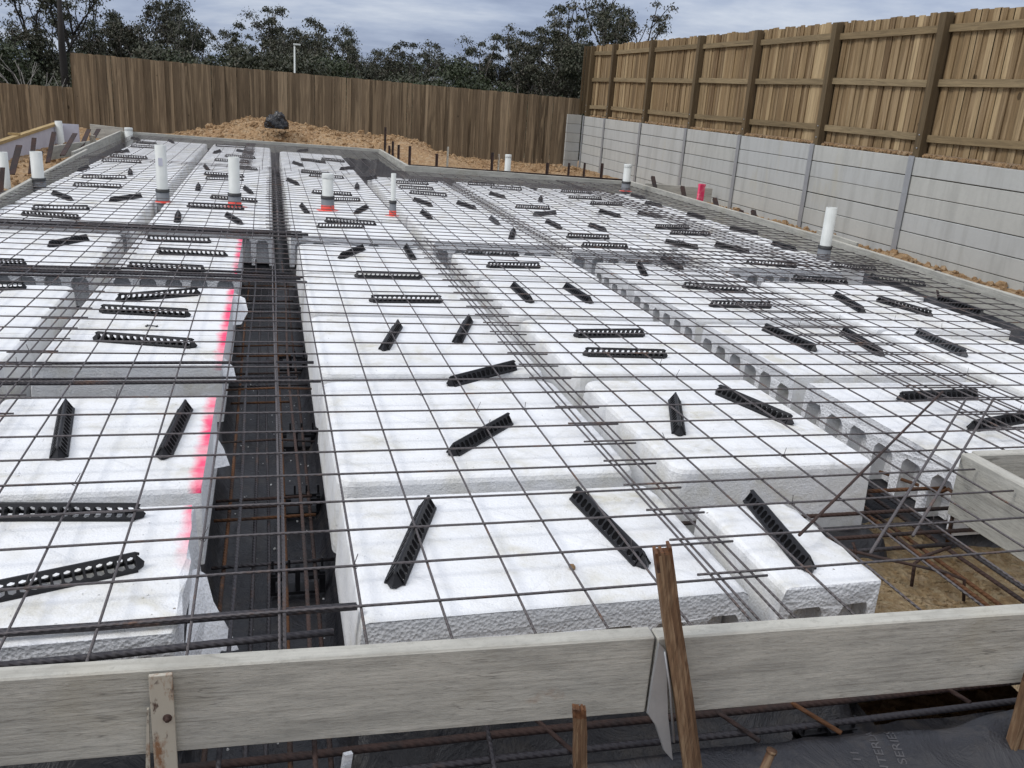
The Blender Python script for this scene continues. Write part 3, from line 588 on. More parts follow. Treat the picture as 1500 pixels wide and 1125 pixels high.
# ------------------------------------------------------------------ plastic supports in the trench
def trench_chair(x,y,s,label):
    e=empty('trench_support',(x,y,-.5),label,'bar support','black plastic supports under the trench bars')
    mb=MB(); mb.box(-.1*s,-.03,0,.1*s,.03,.012); mb.box(-.1*s,-.028,.012,-.08*s,.028,.085); mb.box(.08*s,-.028,.012,.1*s,.028,.085); mb.box(-.008,-.028,.012,.008,.028,.1)
    for k in range(4):
        a=-.09*s+k*.06*s; mb.box(a-.004,-.004,.085,a+.004,.004,.125)
    mb.build('base_frame',CHM,e)
    c=MB(); c.box(-.1*s,-.01,.075,.1*s,.01,.088); c.box(-.1*s,-.035,.06,-.05*s,.035,.076); c.box(.04*s,-.035,.06,.1*s,.035,.076); c.build('cradle',CHM,e)
for x,y,s,l in [(-.13,.93,.95,'black plastic bar support in the trench, closest to the camera'),(-.1,2.28,.9,'black plastic bar support in the trench just before the first wide gap'),(-.1,3.55,.9,'black plastic bar support in the trench just before the second wide gap'),(-.1,1.55,.8,'black plastic bar support in the trench beside the tied cross bars'),(1.3,-.17,.9,'black plastic bar support under the front board right of the leaning stake'),(.02,-.15,.7,'black plastic bar support beside a white scrap under the front board')]: trench_chair(x,y,s,l)
# ------------------------------------------------------------------ bar chair strips
def chair_mesh(name,m,L=.44,wd=.026,h=.041,cells=14):
    mb=MB(); t=.004
    for sd in (-1,1):
        def P(u,v,o): # u along, v 0(base)..1(apex)
            y=sd*(wd*(1-v)); z=h*v; nrm=Vector((0,sd*h,wd)).normalized()*o
            return Vector((u,y,z))+nrm
        cw=L/cells
        for c in range(cells):
            cu=-L/2+(c+.5)*cw; n=8; rx,rv=cw*.42,.33; cv=.52
            hole=[(cu+rx*math.cos(a)*(1.12 if k%2 else 1),cv+rv*math.sin(a)*(1.12 if k%2 else 1)) for k,a in enumerate([2*math.pi*k/n for k in range(n)])]
            outer=[(cu+cw/2,cv),(cu+cw/2,1),(cu,1),(cu-cw/2,1),(cu-cw/2,cv),(cu-cw/2,0),(cu,0),(cu+cw/2,0)]
            for o in (0,t):
                vs=[P(*q,o) for q in hole]+[P(*q,o) for q in outer]
                mb.add(vs,[(i,8+i,8+(i+1)%8,(i+1)%8) for i in range(8)])
            vs=[P(*q,0) for q in hole]+[P(*q,t) for q in hole]
            mb.add(vs,[(i,(i+1)%8,8+(i+1)%8,8+i) for i in range(8)])
        # inner fins
        mb.box(-L/2,sd*wd-.003,-.001,L/2,sd*wd+.004,.006)
    for c in range(cells+1):
        u=-L/2+c*L/cells; a=Vector((u,-wd,0)); b=Vector((u,wd,0)); p=Vector((u,0,h))
        q=Vector((.0012,0,0)); vs=[a-q,b-q,p-q,a+q,b+q,p+q]
        if True: mb.add(vs,[(0,1,2),(5,4,3),(0,3,4,1),(1,4,5,2),(2,5,3,0)])
    mb.tube([(-L/2-.012,0,h-.004),(-L/2,0,h+.001),(L/2,0,h+.001),(L/2+.012,0,h-.006)],.0045,5)
    # splayed feet at the ends
    for sx in (-1,1):
        mb.add([Vector((sx*L/2,-wd*.9,.002)),Vector((sx*(L/2+.022),-wd*.3,.001)),Vector((sx*(L/2+.028),0,.012)),Vector((sx*(L/2+.022),wd*.3,.001)),Vector((sx*L/2,wd*.9,.002)),Vector((sx*L/2,0,h))],[(0,1,2,5),(2,3,4,5)])
    o=mb.build(name,m); return o
CH=[(-0.74,0.3,19,0.36),(-0.82,0.69,173,0.43),(-0.95,1.39,98,0.49),(-0.56,1.36,86,0.48),(-0.81,2.57,164,0.46),(-0.88,3.16,169,0.44),(-0.85,3.56,24,0.44),(-0.89,4.39,171,0.46),(-0.77,4.96,170,0.46),(-0.91,5.51,177,0.44),(-1.96,4.46,179,0.36),(-1.8,3.72,13,0.36),(-1.67,5.32,61,0.38),(0.19,0.4,70,0.48),(0.81,0.41,96,0.46),(0.58,1.21,47,0.42),(0.76,1.98,34,0.43),(0.41,2.67,74,0.47),(0.83,2.8,71,0.48),(0.61,3.51,180,0.42),(0.59,4.25,178,0.43),(0.41,5.15,64,0.46),(0.88,5.22,88,0.5),(1.57,5.23,174,0.41),(1.62,4.71,2,0.4),(1.43,3.76,89,0.46),(1.83,3.76,92,0.46),(1.67,2.7,2,0.4),(1.61,2.3,174,0.42),(1.49,1.38,68,0.43),(1.91,1.47,107,0.43),(1.36,0.32,82,0.46),(2.7,4.71,73,0.46),(2.99,4,165,0.44),(2.91,3.45,177,0.42),(2.78,2.61,96,0.46),(3.22,2.52,80,0.49),(3.76,2.49,83,0.48),(3.85,3.57,77,0.5),(4.23,3.45,102,0.45),(4.75,3.49,89,0.45),(2.97,1.54,3,0.45),(3.06,1.19,14,0.5),(4.07,5.04,158,0.4),(4.12,4.36,166,0.42),(4.88,4.39,137,0.41),(4.04,10.42,178,0.43),(3.92,9.68,178,0.43),(4.01,9.1,8,0.44),(3.69,8.12,100,0.45),(3.11,6.93,96,0.36),(2.78,6.28,178,0.4),(2.77,5.78,178,0.41),(4.21,8.13,115,0.36),(4.89,10.18,95,0.39),(4.75,9.28,100,0.36),(4.07,7.16,4,0.39),(4.08,6.72,178,0.42),(4.85,8.19,98,0.36),(3.63,5.97,119,0.36),(3.09,4.99,85,0.46),(4.11,5.85,108,0.42),(4.89,7.06,114,0.36),(4.79,6.04,96,0.36),(4.86,4.97,154,0.36),(3.02,10.52,165,0.41),(2.66,9.57,102,0.42),(2.75,10.94,178,0.36),(1.92,11.06,10,0.41),(1.7,10.66,179,0.42),(1.66,10.02,169,0.42),(1.72,9.4,160,0.44),(1.51,8.54,104,0.48),(1.38,7.47,92,0.45),(2,8.38,104,0.46),(2.06,7.21,87,0.39),(2.03,6.34,73,0.5),(3.19,9.35,73,0.5),(2.82,8.42,178,0.39),(2.82,7.9,32,0.36),(2.67,7.08,91,0.43),(0.38,15.68,59,0.36),(0.48,13.53,135,0.5),(0.82,13.85,149,0.4),(0.21,12.82,104,0.5),(0.42,11.5,148,0.43),(0.55,11.03,168,0.44),(0.07,10.18,103,0.5),(0.5,9.07,163,0.44),(0.59,8.48,8,0.36),(0.13,7.65,94,0.5),(0.72,7.7,72,0.49),(0.53,6.76,164,0.45),(0.42,6.48,6,0.4),(0.88,9.97,85,0.5),(0.95,12.45,53,0.36),(1.18,11.12,63,0.36),(-2.64,16.51,117,0.36),(-2.34,15.63,157,0.36),(-2.28,14.66,174,0.37),(-2.45,13.5,70,0.39),(-2.24,12.66,172,0.49),(-2.23,11.9,6,0.47),(-2.51,10.7,88,0.47),(-1.93,10.5,98,0.5),(-2.12,9.77,14,0.45),(-2.05,8.89,5,0.45),(-2.22,7.92,119,0.5),(-1.63,7.94,61,0.46),(-2.06,7.05,15,0.43),(-2.05,6.58,163,0.47),(-2,16.38,104,0.5),(-0.91,15.94,177,0.5),(-0.64,14.73,121,0.5),(-1.08,14.44,82,0.5),(-0.68,13.62,163,0.46),(-0.78,12.8,168,0.48),(-1.08,11.63,98,0.5),(-0.8,10.65,162,0.49),(-0.77,10.15,2,0.42),(-0.56,11.68,154,0.36),(-1.02,9.15,93,0.5),(-0.46,9.05,100,0.5),(-0.59,8.18,161,0.47),(-0.74,7.51,173,0.5),(-1.03,6.76,94,0.5),(-0.54,6.75,106,0.5)]
protoB=chair_mesh('bar_chair_strip',CHM); protoG=chair_mesh('bar_chair_strip',CHG)
def podof(x,y):
    best=min(range(len(PODS)),key=lambda i:max(PODS[i][0]-x,x-PODS[i][1],0)*1.0+max(PODS[i][2]-y,y-PODS[i][3],0))
    return best
byp={}
for c in CH: byp.setdefault(podof(c[0],c[1]),[]).append(c)
GREY={(-.56,11.68),(2.82,7.9),(-.64,14.73),(2.06,7.21),(3.76,2.49),(1.92,11.06)}
used=set()
for pi,lst in byp.items():
    lst.sort(key=lambda c:c[1]); nn=len(lst)
    rk=['']if nn==1 else (['nearer one','farther one'] if nn==2 else (['nearest one','middle one','farthest one'] if nn==3 else ['nearest one','second one','third one','fourth one','fifth one','sixth one','farthest one'][:nn-1]+['farthest one']))
    for c,r_ in zip(lst,rk):
        x,y,an,L=c; g=(x,y) in GREY
        pr=protoG if g else protoB; key='G' if g else 'B'
        if key in used: o=pr.copy(); col.objects.link(o)
        else: o=pr; used.add(key)
        o.location=(x,y,ZT+.0012-(.09 if (3.99<x<4.5 and 2.4<y<2.8) else 0)); s=.96 if (3.99<x<4.5 and 2.4<y<2.8) else 1
        o.rotation_euler=(0,0,rad(an)+(math.pi if R.random()<.5 else 0)); o.scale=(L/.44,1,1)
        al='crosswise' if (an<35 or an>145) else ('lengthwise' if 60<an<120 else 'askew')
        tag(o,('%s bar chair %s on the %s%s'%('faded grey' if g else 'black',al,PN[pi],(', '+r_) if r_ else '')),'bar chair','black plastic bar chairs holding the mesh off the pods')
for k in('B','G'):
    if k not in used: bpy.data.objects.remove({'B':protoB,'G':protoG}[k])
cr=MB(); rq=random.Random(77)
for _ in range(900):
    x=rq.uniform(-1.2,2.1); y=rq.uniform(0,3.5); 
    if -.43<x<0: zz=memb_z(x,y)+.002; r=rq.choice([.002,.003,.005])
    elif any(a+.03<x<b-.03 and c+.03<y<d-.03 for a,b,c,d,_l in PODS): zz=ZT+.001; r=rq.choice([.0015,.002,.003])
    else: continue
    stone(cr,x,y,zz,r,rq)
tag(cr.build('foam_crumbs',FOAM),'tiny foam and grit crumbs scattered on the pods and trench bottom','crumbs',kind='stuff')
mb=MB(); mb.box(-.11,-.02,0,.11,.02,.02); tag(mb.build('foam_offcut',FOAM,None,(4.52,5.68,ZT+.004),(0,0,rad(-24))),'thin white foam offcut lying by the pipe nearest the right formwork','foam scrap')
# small wire offcut and clod on the pods
mb=MB(); mb.tube([(-.03,0,0),(-.01,.006,.004),(.012,-.004,.003),(.035,-.006,0)],.003,5); mb.tube([(-.02,-.012,0),(-.02,.014,.004)],.003,5); mb.tube([(.028,-.014,0),(.03,.006,.003)],.003,5)
tag(mb.build('plastic_clip',CHM,None,(-.82,2.9,ZT+.003)),'small black clip dropped on the white foam left of the trench','clip')
mb=MB(); stone(mb,0,0,0,.012,rn); tag(mb.build('clay_lump',SOIL,None,(.62,.19,ZT+.008)),'small orange clay lump on the front pod by the leaning stake','clay lump')
# ------------------------------------------------------------------ pipes
def ring_tube(mb,r,ri,z0,z1,n=28,rr=None):
    rr=rr or r
    vs=[]
    for rad_,z in ((r,z0),(rr,z1),(ri,z1),(ri,max(z0,z1-.3))):
        vs+=[(rad_*math.cos(2*math.pi*k/n),rad_*math.sin(2*math.pi*k/n),z) for k in range(n)]
    mb.add(vs,[(a*n+k,a*n+(k+1)%n,(a+1)*n+(k+1)%n,(a+1)*n+k) for a in range(3) for k in range(n)],0,True)
def pipe(x,y,top,r,label,slz=None,paint=None,collar=None,zb=-.3,tilt=(0,0),stick=False,cap=False,m=PVC):
    e=empty('drain_pipe',(x,y,zb),label,'pipe','upright white drain pipes'); e.rotation_euler=(tilt[0],tilt[1],0)
    mb=MB(); ring_tube(mb,r,r-.006,0,top-zb-(.0 if not cap else .004)); mb.build('pipe_shell',m,e)
    if cap:
        c=MB(); n=28; vs=[((r+.0035)*math.cos(2*math.pi*k/n),(r+.0035)*math.sin(2*math.pi*k/n),z) for z in (top-zb-.04,top-zb) for k in range(n)]; vs+=[((r-.004)*math.cos(2*math.pi*k/n),(r-.004)*math.sin(2*math.pi*k/n),top-zb+.006) for k in range(n)]
        c.add(vs,[(a*n+k,a*n+(k+1)%n,(a+1)*n+(k+1)%n,(a+1)*n+k) for a in range(2) for k in range(n)]+[tuple(2*n+k for k in range(n))],0,True); c.build('cap',m,e)
    if slz:
        s=MB(); ring_tube(s,r+.009,r+.001,0,slz-zb); sv=s.build('sleeve',SLV,e)
        k=MB(); ring_tube(k,r+.013,r+.0015,slz-zb-.012,slz-zb+.018); k.build('rubber_collar',RUB,sv)
        if r>.04: k=MB(); ring_tube(k,r+.011,r+.0095,-.055-zb,-.04-zb); k.build('rubber_collar',RUB,sv)
    if paint:
        p=MB(); pts=[]; q=random.Random(int(x*100)); n=22
        for k in range(n):
            t=2*math.pi*k/n; rr=(r+.02+paint*q.uniform(.3,1)); pts.append((rr*math.cos(t),rr*math.sin(t)))
        inn=[((r+.0095)*math.cos(2*math.pi*k/n),(r+.0095)*math.sin(2*math.pi*k/n)) for k in range(n)]
        zz=ZT-zb; vs=[(a,b,zz+.003) for a,b in inn]+[(a,b,zz+.003) for a,b in pts]+[(a,b,zz-.002) for a,b in pts]
        p.add(vs,[(k,n+k,n+(k+1)%n,(k+1)%n) for k in range(n)]+[(n+k,2*n+k,2*n+(k+1)%n,n+(k+1)%n) for k in range(n)]); p.build('red_marking',REDP,e)
        p=MB(); ring_tube(p,r+.0115,r+.0095,ZT-zb,ZT+(.055 if paint>.03 else .02)-zb); p.build('red_marking',REDS,e)
    if stick:
        s=MB(); s.box(-.02,-r-.003,top-zb-.20,.02,-r+.004,top-zb-.125); st=s.build('sticker',bpy.data.materials['pale_lining'],e)
    return e
pipe(-2.60,8.71,.319,.06,'thick white pipe at the left edge, standing by the left formwork',slz=.03)
pipe(-1.268,7.854,.517,.055,'tallest white pipe, with a small label, in a grey sleeve',slz=.065,paint=.008,stick=True)
pipe(-.562,7.684,.447,.055,'white pipe in a grey sleeve between the tallest pipe and the narrow trench',slz=.073,paint=.05)
pipe(.369,7.673,.322,.058,'short broad white pipe in a grey sleeve with a red painted foot',slz=.083,paint=.055,cap=True)
pipe(1.019,7.427,.382,.026,'thin white pipe in a grey sleeve with a red painted foot',slz=.09,paint=.035)
pipe(5.033,11.03,.347,.058,'white pipe in the far right corner of the formwork',slz=.08,paint=.03,cap=True)
pipe(4.84,5.42,.44,.052,'white pipe with printed side, nearest the right formwork',slz=.068)
pipe(-2.86,17.32,.11,.075,'white pipe stub capped just behind the far left board',zb=-.4,cap=True)
pipe(3.65,12.95,.27,.052,'white pipe stub behind the long rear board',zb=-.4,cap=True)
pipe(-3.2,9.82,.2,.05,'white pipe cut by the left edge, outside the left formwork',zb=-.4)
pipe(-3.92,16.55,.21,.062,'white pipe standing in the corner of the neighbouring formwork',zb=-.4,tilt=(0,rad(-2)))
# ------------------------------------------------------------------ formwork boards
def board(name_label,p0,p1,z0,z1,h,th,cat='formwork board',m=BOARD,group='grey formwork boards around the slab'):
    p0=Vector((*p0,0));p1=Vector((*p1,0)); d=(p1-p0); L=d.length; ang=math.atan2(d.y,d.x)
    mb=MB(); K=max(2,int(L/.5)); rn=random.Random(int(L*100)); lo=[];n=4;vs=[]
    for k in range(K+1):
        t=k/K; zt=z0+(z1-z0)*t+(rn.uniform(-.0025,.0025)); x=L*t
        vs+=[(x,0,zt-h),(x,th,zt-h),(x,th,zt),(x,0,zt)]
    mb.add(vs,[(k*4+i,k*4+(i+1)%4,(k+1)*4+(i+1)%4,(k+1)*4+i) for k in range(K) for i in range(4)]+[(3,2,1,0),(K*4,K*4+1,K*4+2,K*4+3)])
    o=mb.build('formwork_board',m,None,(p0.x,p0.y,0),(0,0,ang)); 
    b=o.modifiers.new('bevel','BEVEL'); b.width=.004; b.segments=1; b.limit_method='ANGLE'
    return tag(o,name_label,cat,group)
fb=lambda x:-.172-.0438*(x+.8)
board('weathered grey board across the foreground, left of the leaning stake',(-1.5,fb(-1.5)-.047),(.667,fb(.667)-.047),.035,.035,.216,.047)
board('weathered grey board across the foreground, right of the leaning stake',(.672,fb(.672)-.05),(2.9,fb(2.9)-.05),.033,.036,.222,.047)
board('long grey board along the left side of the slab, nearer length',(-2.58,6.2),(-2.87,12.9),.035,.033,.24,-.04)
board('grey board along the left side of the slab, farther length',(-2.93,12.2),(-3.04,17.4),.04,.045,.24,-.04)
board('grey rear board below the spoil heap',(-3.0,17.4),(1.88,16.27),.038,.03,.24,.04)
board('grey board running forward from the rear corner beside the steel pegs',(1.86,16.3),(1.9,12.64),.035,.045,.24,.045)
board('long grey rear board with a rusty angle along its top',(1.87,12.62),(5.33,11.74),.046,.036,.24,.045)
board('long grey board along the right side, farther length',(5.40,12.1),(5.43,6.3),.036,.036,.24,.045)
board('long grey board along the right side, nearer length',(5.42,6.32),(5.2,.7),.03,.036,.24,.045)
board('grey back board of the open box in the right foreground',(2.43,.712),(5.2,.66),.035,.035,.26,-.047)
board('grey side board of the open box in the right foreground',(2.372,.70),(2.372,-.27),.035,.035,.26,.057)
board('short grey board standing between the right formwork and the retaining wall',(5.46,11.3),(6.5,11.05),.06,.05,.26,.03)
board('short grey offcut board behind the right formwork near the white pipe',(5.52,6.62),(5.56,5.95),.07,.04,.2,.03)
# rusty angle on the long rear board
mb=MB(); mb.box(0,0,0,3.5,.04,.006); mb.box(0,.036,-.04,3.5,.04,.0); tag(mb.build('steel_angle',RUST2,None,(1.93,12.672,.052),(0,0,math.atan2(-.88,3.46))),'thin rusty steel angle lying along the top of the long rear board','steel angle')
# ------------------------------------------------------------------ pegs and stakes
def star(p,q,w,label,m,cat='steel peg',group='rusty pegs holding the formwork',name='steel_peg',flat=False):
    p=Vector(p);q=Vector(q); d=(p-q); q2=q-d.normalized()*.35; M=Matrix.Translation(q2)@(Vector((0,0,1)).rotation_difference(d.normalized()).to_matrix().to_4x4())
    L=(p-q2).length; mb=MB()
    if flat: mb.box(-w/2,-.006,0,w/2,.006,L,M=M); mb.box(-w/2,.006,0,-w/2+.008,.022,L-.01,M=M)
    else:
        for a in (90,210,330):
            mb.box(-.003,0,0,.003,w*.58,L,M=M@Matrix.Rotation(rad(a),4,'Z'))
        for k in range(3): mb.box(-.012,-.012,L-.05-k*.1,.012,.012,L-.045-k*.1,M=M)
    return tag(mb.build(name,m),label,cat,group)
PG=[((-3.15,9.56,.05),(-3.15,9.5,-.04),.05,'short dark steel peg in front of the cut-off pipe at the left edge'),
((-3.15,10.37,.24),(-3.15,10.2,.13),.07,'flared rusty peg nearest the camera outside the left formwork'),
((-3.15,11.14,.28),(-3.15,11.01,.13),.055,'dark upright rusty peg, second outside the left formwork'),
((-3.15,12.30,.29),(-3.15,12.06,.12),.06,'tall rusty peg with a pale band, third outside the left formwork'),
((-3.2,11.67,.07),(-3.2,11.54,-.04),.05,'low rusty peg right behind the left formwork'),
((-3.18,13.91,.18),(-3.18,13.21,.01),.07,'strongly leaning rusty peg beyond the neighbouring pipe'),
((-3.18,15.09,.18),(-3.18,14.59,.03),.07,'leaning rusty peg before the far left corner'),
((-3.2,16.15,.13),(-3.2,15.68,.03),.07,'leaning rusty peg closest to the far left corner')]
for p,q,w,l in PG: star(p,q,w,l,RUST2,flat=True)
star((-3.0,14.29,.14),(-3.0,14.4,-.13),.09,'pale concrete-splashed timber peg against the left formwork',BRK,cat='timber peg',name='timber_peg',flat=True)
for i,(x,y,z) in enumerate([(1.98,16.2,.46),(1.98,15.5,.16),(1.98,15.0,.27),(1.98,14.2,.26)]):
    star((x,y,z),(x,y,-.02),.045,['tallest dark peg behind the diagonal corner board','shortest dark peg behind the diagonal corner board','third dark peg along the diagonal corner board','fourth dark peg along the diagonal corner board'][i],RUST2)
for i,(x,z,w,m,l) in enumerate([(1.95,.34,.045,RUST2,'dark peg at the left end of the long rear board'),(2.39,.25,.045,RUST2,'dark peg second from left behind the long rear board'),(2.565,.37,.03,BRK,'thin pale peg behind the long rear board'),(3.31,.33,.045,RUST2,'dark peg left of the stub pipe behind the long rear board'),(3.42,.31,.03,BRK,'thin pale peg beside the stub pipe behind the long rear board'),(4.27,.23,.05,RUST2,'dark peg right of the stub pipe behind the long rear board'),(4.65,.25,.035,RUST2,'slim dark peg, third from right behind the long rear board'),(4.93,.27,.035,RUST2,'slim dark peg, second from right behind the long rear board'),(5.25,.28,.045,RUST2,'dark peg at the right end of the long rear board')]):
    y=12.72-.254*(x-1.9); x=-.2+(x+.2)*(y+1.98)/14.6; y=12.72-.254*(x-1.9); star((x,y+.03,z),(x,y+.03,-.02),w,l,m)
for i,(p,q,l) in enumerate([((5.52,11.17,.18),(5.5,10.95,-.01),'rusty peg farthest along the right formwork'),((5.52,10.08,.15),(5.5,9.9,-.02),'rusty peg just before the pink stake'),((5.52,9.05,.11),(5.5,8.9,-.01),'rusty forked peg just after the pink stake'),((5.52,8.01,.09),(5.5,7.9,-.01),'rusty tilted peg midway along the right formwork'),((5.52,8.3,.05),(5.5,8.25,-.03),'tiny rusty stub midway along the right formwork'),((5.40,4.55,.035),(5.39,4.5,-.03),'rusty peg nearest the camera behind the right formwork')]):
    star(p,q,.06,l,RUST2,flat=True)
mb=MB(); mb.box(-.045,-.02,-.5,.045,.02,.22); mb.box(-.047,-.024,.205,.047,.024,.235)
tag(mb.build('marker_stake',PINK,None,(5.58,9.6,0),(0,rad(1),rad(12))),'bright pink painted stake behind the right formwork','marker stake')
# leaning foreground stakes
def jag_stake(p,q,w,t,label,m,seed,name='timber_stake',cat='timber stake',jag=.03,rz=0):
    p=Vector(p);q=Vector(q);d=p-q;L=d.length;M=Matrix.Translation(q)@(Vector((0,0,1)).rotation_difference(d.normalized()).to_matrix().to_4x4())@Matrix.Rotation(rz,4,'Z')
    rn=random.Random(seed); mb=MB(); K=14; nxs=6; vs=[]
    tops=[L-rn.uniform(0,jag) for _ in range(nxs)]
    # outline strips across width, split fibres at the top
    for i in range(nxs):
        a=-w/2+w*i/nxs; b=a+w/nxs+.0004; y0=-t/2+rn.uniform(0,t*.12); y1=t/2-rn.uniform(0,t*.12)
        pr=[]
        for k in range(K+1):
            z=tops[i]*k/K; wob=.0009*math.sin(k*.8+seed)+.0005*rn.uniform(-1,1)
            sh=1-.12*(k/K); pr+= [(a*sh+wob,y0,z),(b*sh+wob,y0,z),(b*sh+wob,y1,z),(a*sh+wob,y1,z)]
        n=4; vs=[M@Vector(v) for v in pr]
        mb.add(vs,[(k*4+c,k*4+(c+1)%4,(k+1)*4+(c+1)%4,(k+1)*4+c) for k in range(K) for c in range(4)]+[(3,2,1,0),(K*4,K*4+1,K*4+2,K*4+3)],.3+rn.uniform(-.2,.3))
    o=mb.build(name,m); 
    if jag:
        o.data.materials.append(RUST)
        for pl in o.data.polygons:
            c=M.inverted()@pl.center
            if c.z>L-.035: pl.material_index=1
    return tag(o,label,cat,'old stakes in front of the board')
jag_stake((.638,-.305,.292),(.825,-.31,-.42),.045,.036,'tall splintered brown timber stake leaning right against the front board',STAKE,3,rz=rad(-10))
jag_stake((.462,-.35,-.072),(.502,-.35,-.42),.034,.022,'short pale splintered stub stake in front of the board',STAKE,5,rz=rad(-12),jag=.02)
jag_stake((1.735,-.375,-.125),(1.745,-.375,-.45),.05,.03,'short brown stake at the right edge in front of the board',STAKE,8,jag=.015)
jag_stake((1.86,-.36,-.06),(1.87,-.36,-.45),.05,.03,'brown stake cut by the right frame edge in front of the board',STAKE,9,jag=.03)
mb=MB(); mb.tube([(0,0,-.3),(.01,0,-.1),(.012,0,-.004)],.0105,12); mb.tube([(.012,0,-.006),(.012,0,0)],.0125,12); tag(mb.build('capped_rod',STAKE,None,(.872,-.5,-.14),(0,rad(12),0)),'short round pale rod end poking up at the bottom of the picture','rod')
# steel bracket on the board
e=empty('board_bracket',(-.44,-.24,-.25),'paint-spattered steel peg strap bolted to the face of the front board','bracket')
mb=MB(); mb.box(-.0235,-.012,-.05,.0235,-.002,.282); mb.build('strap',BRK,e,bevel=.0015)
mb=MB(); mb.tube([(.009,-.012,.175),(.009,-.014,.175)],.0095,16); mb.tube([(.009,-.012,.175),(.009,-.022,.175)],.0055,6); mb.build('bolt',RUST2,e)
mb=MB(); mb.hexa([(-.048,-.012,-.05),(-.036,-.012,-.05),(-.036,-.004,-.05),(-.048,-.004,-.05)],[(-.031,-.012,.2),(-.027,-.012,.2),(-.027,-.004,.2),(-.031,-.004,.2)]); mb.build('side_flange',BRK,e)
# grey angle plate behind the leaning stake
mb=MB(); pts=[(0,0,.0),(.018,-.004,-.02),(.03,-.006,-.1),(.045,-.008,-.2),(.075,-.012,-.34),(.05,-.01,-.31),(.02,-.006,-.235),(-.004,0,-.2),(-.004,0,-.1)]
n=len(pts); a=[Vector(p) for p in pts]; b=[p+Vector((.002,-.006,0)) for p in a]
mb.add(a+b,[tuple(range(n-1,-1,-1)),tuple(range(n,2*n))]+[(i,(i+1)%n,n+(i+1)%n,n+i) for i in range(n)])
mb.tube([(.016,-.012,-.02),(.04,-.018,-.12),(.07,-.022,-.28)],.003,6)
tag(mb.build('angle_plate',GALV,None,(.672,-.287,.022)),'dented grey steel plate on the board behind the leaning stake','steel plate')
mb=MB(); mb.box(0,0,0,.022,.012,.05); tag(mb.build('foam_offcut',FOAM,None,(-.055,-.16,-.36),(0,rad(8),rad(20))),'small white scrap under the front board by a black support','foam scrap')
# ------------------------------------------------------------------ retaining wall and right fence
WX=6.6; PY=[17.86,16.5,14.52,12.5,10.62,8.66,6.7,4.74,2.78]
e=empty('retaining_wall',(WX,10,-.3),'long grey concrete sleeper retaining wall on the right, in galvanised posts','retaining wall')
def lb(mb,par,*a,**k): # box in world coordinates, child of par
    o=par.location; mb.box(a[0]-o.x,a[1]-o.y,a[2]-o.z,a[3]-o.x,a[4]-o.y,a[5]-o.z,**k)
rn=random.Random(21)
for (ya,yb) in zip(PY,PY[1:]):
    for k in range(7):
        z1=.882-.2*k; mb=MB(); dz=rn.uniform(-.002,.002); dx=rn.uniform(-.004,.004)
        lb(mb,e,WX+.012+dx,yb+.012,z1-.192+dz,WX+.085+dx,ya-.012,z1+dz,r=rn.random()); mb.build('sleeper',CONC,e,bevel=.005)
for y in PY:
    mb=MB(); lb(mb,e,WX-.006,y-.045,-.8,WX+.0,y+.045,.895); lb(mb,e,WX,y-.004,-.8,WX+.09,y+.004,.893); mb.build('steel_post',GALV,e)
# end return to the rear fence
for k in range(6):
    z1=.9-.2*k; mb=MB(); M=None; lb(mb,e,WX-.36,17.90,z1-.194,WX-.03,17.97,z1,r=rn.random()); mb.build('sleeper',CONC,e,bevel=.005)
e=empty('paling_fence',(6.74,10,.9),'tall brown paling fence with rails and posts on top of the retaining wall','fence')
ft=2.375
rails=(2.205,1.665,1.10)
for i,y in enumerate(PY):
    mb=MB(); w=.05; r=rn.random(); lb(mb,e,6.635,y-w,.86,6.735,y+w,ft-.01,r=r); mb.build('post',POST,e,bevel=.003)
    b=MB(); 
    for zz in (.98,1.12): 
        b.tube([Vector((6.633,y-.01,zz))-e.location,Vector((6.625,y-.01,zz))-e.location],.008,8)
    b.build('bolt',GALV,e)
for (ya,yb) in zip(PY,PY[1:]):
    for z in rails:
        mb=MB(); s=rn.uniform(-.012,.012); h=.038; r=rn.random(); 
        o=e.location; x0,x1=6.70-o.x,6.738-o.x
        b4=[(x0,yb+.052-o.y,z-h+s-o.z),(x1,yb+.052-o.y,z-h+s-o.z),(x1,ya-.052-o.y,z-h-s-o.z),(x0,ya-.052-o.y,z-h-s-o.z)]
        t4=[(a,b_,c+2*h) for a,b_,c in b4]; mb.hexa(b4,t4,r); mb.build('rail',RAIL,e,bevel=.002)
    mb=MB(); y=yb
    while y<ya-.01:
        w=rn.uniform(.085,.1); lap=rn.random()<.5; x0=6.742+(.0 if lap else .015); tp=ft+rn.uniform(-.02,.015); r=rn.random()
        sk=rn.uniform(-.004,.004); o=e.location
        q=[(x0-o.x,y-o.y,.93-o.z),(x0+.013-o.x,y-o.y,.93-o.z),(x0+.013-o.x,min(y+w,ya+.02)-o.y,.93-o.z),(x0-o.x,min(y+w,ya+.02)-o.y,.93-o.z)]
        t=[(a,b_+sk,tp-o.z) for a,b_,c in q]; mb.hexa([q[0],q[1],q[2],q[3]],[t[0],t[1],t[2],t[3]],r); y+=w*rn.uniform(.86,1.0) if lap else w-.008
    mb.build('palings',PAL_R,e)
# timber end boards at the corner
mb=MB(); 
for x in (6.50,6.56,6.61): lb(mb,e,x,17.92,.93,x+.045,17.94,ft-.02,r=rn.random())
mb.build('end_boards',POST,e)
